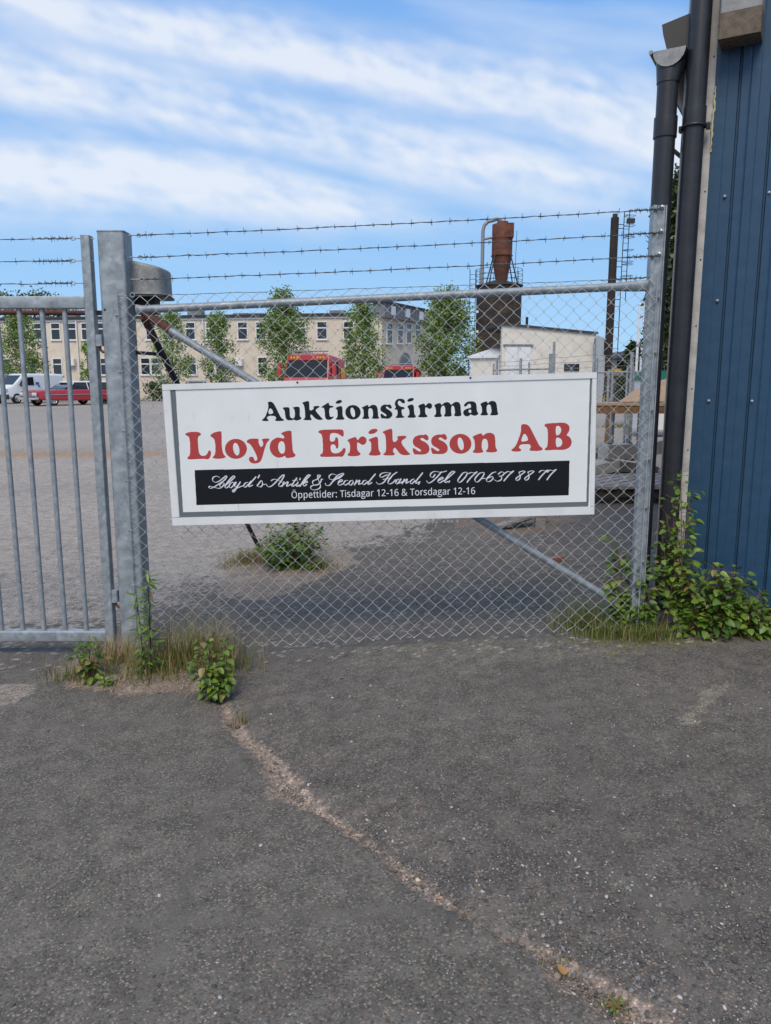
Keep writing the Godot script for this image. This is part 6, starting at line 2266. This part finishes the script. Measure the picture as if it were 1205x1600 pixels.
func leaf_basis(out: Vector3, size: float, rg: RandomNumberGenerator) -> Basis:
	# the blade points outward and hangs, its face turned to the sky and outward
	var y := (out + Vector3(rg.randfn() * 0.35, rg.randf_range(-0.9, 0.15), rg.randfn() * 0.35)).normalized()
	var n := (Vector3.UP * 0.8 + out * 0.9 + Vector3(rg.randfn(), rg.randfn(), rg.randfn()) * 0.35)
	n = (n - y * n.dot(y)).normalized()
	var x := y.cross(n).normalized()
	return Basis(x, y, n) * Basis.from_scale(Vector3.ONE * size)
func pick_leaf(rg: RandomNumberGenerator, warm: float) -> Material:
	var v := rg.randf()
	if v < warm: return M.leaf[4]
	if v < 0.42: return M.leaf[0]
	if v < 0.66: return M.leaf[1]
	if v < 0.86: return M.leaf[2]
	return M.leaf[3]
# stems given as [base, bend, tip]; leaves spread along them
func leafy_plant(called: String, label: String, stems: Array, n_each: int, size: float, kind: int, warm: float, seed_: int, start := 0.15, reach := 0.05, category := "plant"):
	var inner := MB.new()
	inner.use_c = true
	var shown := 0
	var src: Array = leaf_mesh[kind].surface_get_arrays(0)
	var order := []
	var rg := RandomNumberGenerator.new()
	rg.seed = seed_
	var t := thing(called, stems[0][0], label, category)
	for s in stems:
		var mb := MB.new()
		var pts := []
		for k in 7:
			var f := k / 6.0
			pts.append((s[0] as Vector3).lerp(s[1], f).lerp((s[1] as Vector3).lerp(s[2], f), f))
		mb.path(pts, [0.0045, 0.004, 0.0035, 0.003, 0.0025, 0.002, 0.0012], 6)
		for k in n_each:
			var f := lerpf(start, 1.0, (k + rg.randf()) / n_each)
			var i := mini(int(f * 6.0), 5)
			var p: Vector3 = pts[i].lerp(pts[i + 1], f * 6.0 - i)
			var a := rg.randf() * TAU
			var out := Vector3(cos(a), rg.randf_range(0.0, 0.5), sin(a)).normalized()
			if rg.randf() < 0.35:
				out = (out + Vector3(0, 0, 0.8)).normalized()
			var tip := p + out * reach * rg.randf_range(0.3, 1.2)
			mb.path([p, tip], [0.0011, 0.0008], 4, false)
			order.append([tip, out, size * rg.randf_range(0.55, 1.15) * (1.0 - 0.25 * f), pick_leaf(rg, warm * (0.4 + f))])
		part(t, "stem", mb, M.bark_dark if kind == 2 else M.wood_brown)
	# the leaves in front are parts, those behind them one joined part
	order.sort_custom(func(p, q): return p[0].z > q[0].z)
	for k in order.size():
		var q: Array = order[k]
		if k < 290:
			leaf_at(t, q[0], q[1], q[2], kind, q[3], rg)
			continue
		var b := leaf_basis(q[1], q[2], rg)
		var c: Color = (q[3].albedo_color as Color).srgb_to_linear()
		for i in src[Mesh.ARRAY_VERTEX].size():
			inner.P.append(q[0] + b * src[Mesh.ARRAY_VERTEX][i])
			inner.N.append((b * src[Mesh.ARRAY_NORMAL][i]).normalized())
			inner.C.append(c)
	if inner.P.size() > 0:
		part(t, "inner_leaves", inner, M.foliage, "stuff")
	return t
func grass_tuft(label: String, c: Vector3, n: int, h: float, spread: Vector2, dry: float, seed_: int, lean := 0.45, w := 0.0022):
	var rg := RandomNumberGenerator.new()
	rg.seed = seed_
	var t := thing("grass_tuft", c, label, "grass")
	var mb := MB.new()
	mb.use_c = true
	for k in n:
		var b := c + Vector3(rg.randfn() * spread.x * 0.5, 0, rg.randfn() * spread.y * 0.5)
		b.y = gh(b.x, b.z) + (c.y - gh(c.x, c.z)) - 0.005
		var a := rg.randf() * TAU
		var out := Vector3(cos(a), 0, sin(a)) * lean * rg.randf_range(0.15, 1.0)
		var L := h * rg.randf_range(0.45, 1.1)
		var v := rg.randf_range(0.75, 1.3)
		if rg.randf() < dry:
			mb.col = Color(.29 * v, .215 * v, .10 * v)
		else:
			mb.col = Color(.095 * v, .14 * v, .022 * v) if rg.randf() < 0.6 else Color(.175 * v, .175 * v, .04 * v)
		var side := Vector3(-out.z, 0, out.x).normalized() * w * rg.randf_range(0.7, 1.4)
		var p0 := b
		for s in 4:
			var f0 := s / 4.0
			var f1 := (s + 1) / 4.0
			var q0 := b + Vector3(0, L * (f0 - 0.18 * f0 * f0 * lean), 0) + out * L * f0 * f0
			var q1 := b + Vector3(0, L * (f1 - 0.18 * f1 * f1 * lean), 0) + out * L * f1 * f1
			var w0 := 1.0 - f0
			var w1 := 1.0 - f1
			var nn := (side.cross(q1 - q0)).normalized()
			mb.tri(q0 - side * w0, q0 + side * w0, q1 + side * w1, nn, nn, nn)
			if s < 3:
				mb.tri(q0 - side * w0, q1 + side * w1, q1 - side * w1, nn, nn, nn)
	part(t, "blades", mb, M.grass, "stuff")
	return t
func gp(px: float, py: float, up := 0.0) -> Vector3:
	return on_ground(px, py) + Vector3(0, up, 0)
func weeds():
	for k in 3:
		leaf_mesh.append(make_leaf(k))
	var rg := RandomNumberGenerator.new()
	rg.seed = 61
	# heart leaved seedling shrub on the edge of the sandy island
	var b := gp(338, 1094)
	var D := -b.z
	var stems := []
	for q in [[318, 1000], [335, 992], [350, 1010], [305, 1030], [322, 1040], [352, 1040], [330, 1020], [312, 1055], [360, 1060]]:
		var tip := at(q[0], q[1], D + rg.randf_range(-0.06, 0.10))
		stems.append([b + Vector3(rg.randf_range(-.03, .03), 0, rg.randf_range(-.03, .03)), b.lerp(tip, 0.5) + Vector3(rg.randf_range(-.03, .03), 0.04, rg.randf_range(-.02, .04)), tip])
	leafy_plant("leafy_shrub", "dense green heart leaved shrub at the edge of the sandy island by the thick post", stems, 30, 0.055, 1, 0.10, 71, 0.10, 0.045)
	# lighter plant in front of the gate leaf
	b = gp(142, 1068)
	D = -b.z
	stems = []
	for q in [[128, 1000], [140, 992], [152, 1008], [118, 1018], [146, 1035], [160, 1012]]:
		var tip := at(q[0], q[1], D + rg.randf_range(-0.05, 0.06))
		stems.append([b, b.lerp(tip, 0.5) + Vector3(0, 0.02, 0.02), tip])
	leafy_plant("leafy_weed", "bright green leafy weed in front of the gate's lower rail", stems, 15, 0.052, 1, 0.12, 72, 0.2, 0.035)
	b = gp(172, 1074)
	leafy_plant("leafy_weed", "tiny leafy weed on the sand beside the bright leafy weed", [[b, b + Vector3(0.0, 0.03, 0.01), b + Vector3(0.01, 0.07, 0.02)], [b, b + Vector3(-.02, 0.03, 0.01), b + Vector3(-.04, 0.05, 0.02)]], 8, 0.035, 1, 0.0, 73, 0.2, 0.02)
	# slender willow herb with narrow leaves before the thick post
	b = gp(236, 1064)
	D = -b.z
	stems = [[b, at(236, 980, D), at(230, 895, D - 0.02)], [b + Vector3(-0.03, 0, 0), at(222, 1000, D), at(212, 925, D + 0.02)]]
	leafy_plant("willow_sapling", "slender sapling with narrow yellow green leaves before the thick post", stems, 58, 0.082, 2, 0.12, 74, 0.15, 0.012)
	# grass on the island
	grass_tuft("green and straw grass clump beside the slender sapling", gp(296, 1050), 1100, 0.31, Vector2(0.28, 0.12), 0.45, 81, 0.6, 0.0024)
	grass_tuft("short green grass around the foot of the slender sapling", gp(240, 1066), 420, 0.15, Vector2(0.24, 0.10), 0.2, 82, 0.8, 0.0024)
	grass_tuft("matted dry grass between the gate leaf and the thick post", gp(180, 1040), 520, 0.22, Vector2(0.16, 0.12), 0.92, 83, 1.0, 0.0019)
	grass_tuft("green grass around the bright leafy weed", gp(132, 1062), 320, 0.14, Vector2(0.18, 0.08), 0.25, 84, 0.8, 0.0022)
	grass_tuft("tall thin seed stalks of dead grass behind the mesh by the thick post", gp(310, 1028), 170, 0.44, Vector2(0.34, 0.12), 1.0, 85, 0.7, 0.0011)
	grass_tuft("small yellow green tuft growing in the sandy crack", gp(375, 1130), 70, 0.075, Vector2(0.045, 0.035), 0.5, 86, 0.5, 0.0014)
	grass_tuft("thin grass in the crack near the fallen yellow leaf", gp(872, 1505), 30, 0.03, Vector2(0.08, 0.03), 0.3, 87, 0.9, 0.0014)
	# little weed far down the crack
	b = gp(960, 1575)
	stems = []
	for k in 7:
		var a := TAU * k / 7
		stems.append([b, b + Vector3(cos(a) * 0.01, 0.012, sin(a) * 0.01), b + Vector3(cos(a) * 0.03, 0.014, sin(a) * 0.026)])
	leafy_plant("crack_weed", "tiny bright green weed in the sandy crack", stems, 7, 0.012, 1, 0.0, 75, 0.2, 0.006)
	b = gp(884, 1526)
	var t := thing("fallen_leaf", b + Vector3(0, 0.006, 0), "small fallen yellow brown leaf lying in the sandy crack", "leaf")
	var ym := leafy(lin(.38, .20, .07))
	put(t, "leaf_blade", leaf_mesh[1], Transform3D(Basis(Vector3.UP, 0.5) * Basis(Vector3.RIGHT, -1.25) * Basis.from_scale(Vector3.ONE * 0.032), Vector3.ZERO), ym)
	var mb := MB.new()
	mb.tube(b + Vector3(0, 0.006, 0), b + Vector3(-0.008, 0.008, 0.010), 0.0008, 5)
	part(t, "stalk", mb, M.wood_brown)
	# right hand thicket at the foot of the shed
	var zr := 4.42
	stems = []
	b = gp(985, 985)
	for q in [[958, 842], [968, 870], [990, 872], [950, 905], [1000, 892], [975, 930], [1012, 920], [960, 950], [1000, 955], [1020, 950]]:
		var tip := at(q[0], q[1], zr - rg.randf_range(0.02, 0.22))
		stems.append([b + Vector3(rg.randf_range(-.08, .08), 0, rg.randf_range(-.05, .05)), b.lerp(tip, 0.55) + Vector3(0.03, 0.06, 0.03), tip])
	leafy_plant("thicket_shrub", "green leafy shrub leaning on the mesh by the thin end post", stems, 58, 0.054, 1, 0.05, 91, 0.08, 0.06)
	stems = []
	b = gp(1055, 985)
	for q in [[1064, 735], [1050, 775], [1078, 765], [1040, 800], [1070, 815], [1030, 820], [1056, 850], [1080, 850], [1035, 865], [1062, 890], [1020, 880]]:
		var tip := at(q[0], q[1], zr + 0.05 - rg.randf_range(0.0, 0.12))
		stems.append([b + Vector3(rg.randf_range(-.08, .08), 0, rg.randf_range(-.04, .04)), b.lerp(tip, 0.55) + Vector3(0.0, 0.08, 0.04), tip])
	leafy_plant("climbing_vine", "green vine climbing the downpipe and pale corner board of the shed", stems, 44, 0.055, 1, 0.03, 92, 0.15, 0.055)
	stems = []
	b = gp(1105, 990)
	for q in [[1070, 895], [1085, 915], [1100, 900], [1118, 888], [1130, 905], [1145, 925], [1150, 895], [1170, 905], [1185, 930], [1190, 955], [1165, 950], [1120, 940], [1090, 950], [1140, 965], [1175, 975]]:
		var tip := at(q[0], q[1], zr - 0.16 - rg.randf_range(0.0, 0.16))
		var bb := b + Vector3(rg.randf_range(-.22, .30), 0, rg.randf_range(-.06, .10))
		stems.append([bb, bb.lerp(tip, 0.6) + Vector3(0.0, 0.05, 0.03), tip])
	leafy_plant("broadleaf_bush", "broad bush of yellow green heart leaves along the foot of the blue wall", stems, 64, 0.058, 1, 0.08, 93, 0.06, 0.075)
	b = gp(1108, 1000)
	leafy_plant("leafy_weed", "tiny weed on the asphalt before the broad bush", [[b, b + Vector3(0, 0.02, 0.01), b + Vector3(0.0, 0.05, 0.03)], [b, b + Vector3(.02, 0.02, 0.01), b + Vector3(0.04, 0.03, 0.02)]], 8, 0.035, 1, 0.0, 94, 0.2, 0.02)
	# ferny grass on the right
	grass_tuft("feathery green grass at the right foot of the mesh", gp(925, 980), 800, 0.22, Vector2(0.22, 0.18), 0.06, 95, 1.1, 0.0017)
	grass_tuft("long drooping green grass before the thicket", gp(1015, 998), 320, 0.13, Vector2(0.22, 0.08), 0.08, 96, 1.1, 0.0022)
	grass_tuft("darker grass between the thicket shrub and the broad bush", gp(970, 994), 420, 0.15, Vector2(0.26, 0.10), 0.08, 97, 0.9, 0.0019)
	# bush and dry grass behind the fence
	b = gp(450, 886)
	stems = []
	for k in 19:
		var a := rg.randf() * TAU
		var r := rg.randf_range(0.06, 0.43)
		stems.append([b + Vector3(cos(a) * r * 0.4, 0, sin(a) * r * 0.3), b + Vector3(cos(a) * r * 0.6, 0.16, sin(a) * r * 0.4), b + Vector3(cos(a) * r * 1.1 - 0.03, rg.randf_range(0.16, 0.46), sin(a) * r * 0.8)])
	stems.append([b + Vector3(0.1, 0, 0.1), b + Vector3(0.2, 0.1, 0.15), b + Vector3(0.24, 0.06, 0.2)])
	leafy_plant("yard_bush", "low green bush around the foot of the leaning stay behind the mesh", stems, 70, 0.055, 1, 0.02, 98, 0.05, 0.08)
	grass_tuft("brownish grass left of the low bush behind the mesh", gp(392, 882), 700, 0.18, Vector2(0.20, 0.16), 0.6, 99, 0.7)
	grass_tuft("green grass at the right end of the sandy patch behind the mesh", gp(492, 893), 420, 0.15, Vector2(0.14, 0.12), 0.2, 100, 0.7)
	# strip of grass far right by the bench
	var far := on_ground(980, 668)
	grass_tuft("strip of yellow green grass behind the timber bench legs", Vector3(far.x, 0, far.z), 500, 0.22, Vector2(1.0, 0.4), 0.3, 101, 0.6, 0.008)
	var dk := on_ground(805, 822)
	grass_tuft("thin weeds beside the broken pallet", Vector3(dk.x, dk.y, dk.z), 60, 0.14, Vector2(0.16, 0.08), 0.15, 102, 0.8)

func gravel():
	var rg := RandomNumberGenerator.new()
	rg.seed = 111
	# one rough stone, squashed and turned for every copy
	var mb := MB.new()
	var rows := []
	for i in 5:
		var th := PI * i / 4.0
		var ring := PackedVector3Array()
		for j in 6:
			var a := TAU * j / 6 + i * 0.3
			var r := sin(th) * (1.0 + 0.25 * sin(j * 2.3 + i)) + 0.01
			ring.append(Vector3(cos(a) * r, cos(th) * 0.7, sin(a) * r))
		rows.append(ring)
	mb.grid(rows, true)
	var mesh := mb.mesh(Vector3.ZERO, M.stone)
	var xs := []
	var cols := []
	var tries := 0
	while xs.size() < 17000 and tries < 110000:
		tries += 1
		var px := rg.randf_range(-60, 1300)
		var py := 1015.0 + pow(rg.randf(), 0.8) * 640.0
		var g := on_ground(px, py)
		var p := Vector2(g.x, g.z)
		var cs := crack_side(p)
		var di := poly_dist(p, isle)
		var near := cs.x < cs.z * 1.1
		var size := 0.0
		if near:
			size = rg.randf_range(0.0012, 0.0042) if rg.randf() < 0.94 else rg.randf_range(0.005, 0.010)
		elif di < 0.02:
			size = rg.randf_range(0.0015, 0.005)
		elif cs.y < 0.0:
			var keep := 0.25 + 0.75 * exp(-cs.x / 0.28)
			if rg.randf() > keep: continue
			size = rg.randf_range(0.0012, 0.0034) if rg.randf() < 0.93 else rg.randf_range(0.004, 0.008)
		else:
			if rg.randf() > 0.10: continue
			size = rg.randf_range(0.0010, 0.0026) if rg.randf() < 0.97 else rg.randf_range(0.004, 0.007)
		var b := Basis.from_euler(Vector3(rg.randf() * 0.6, rg.randf() * TAU, rg.randf() * 0.6)) * Basis.from_scale(Vector3(size, size * rg.randf_range(0.55, 0.9), size * rg.randf_range(0.7, 1.2)))
		var lift := 0.010 if (cs.y > 0.0 and not near and g.z > -3.95) else (-0.008 if near else 0.0)
		xs.append(Transform3D(b, Vector3(g.x, g.y + lift + size * 0.25, g.z)))
		var v := rg.randf_range(0.06, 0.22)
		if rg.randf() < 0.10: v = rg.randf_range(0.3, 0.5)
		var wv := rg.randf_range(0.0, 0.14) if not near else rg.randf_range(0.05, 0.25)
		cols.append(Color(v * (1.0 + wv), v, v * (1.0 - wv)))
	var mm := MultiMesh.new()
	mm.transform_format = MultiMesh.TRANSFORM_3D
	mm.use_colors = true
	mm.mesh = mesh
	mm.instance_count = xs.size()
	for k in xs.size():
		mm.set_instance_transform(k, xs[k])
		mm.set_instance_color(k, cols[k])
	var o := MultiMeshInstance3D.new()
	o.name = "loose_gravel"
	o.multimesh = mm
	add_child(o)
	tag(o, "loose grit and small stones scattered on the asphalt and along the crack", "gravel", "", "stuff")
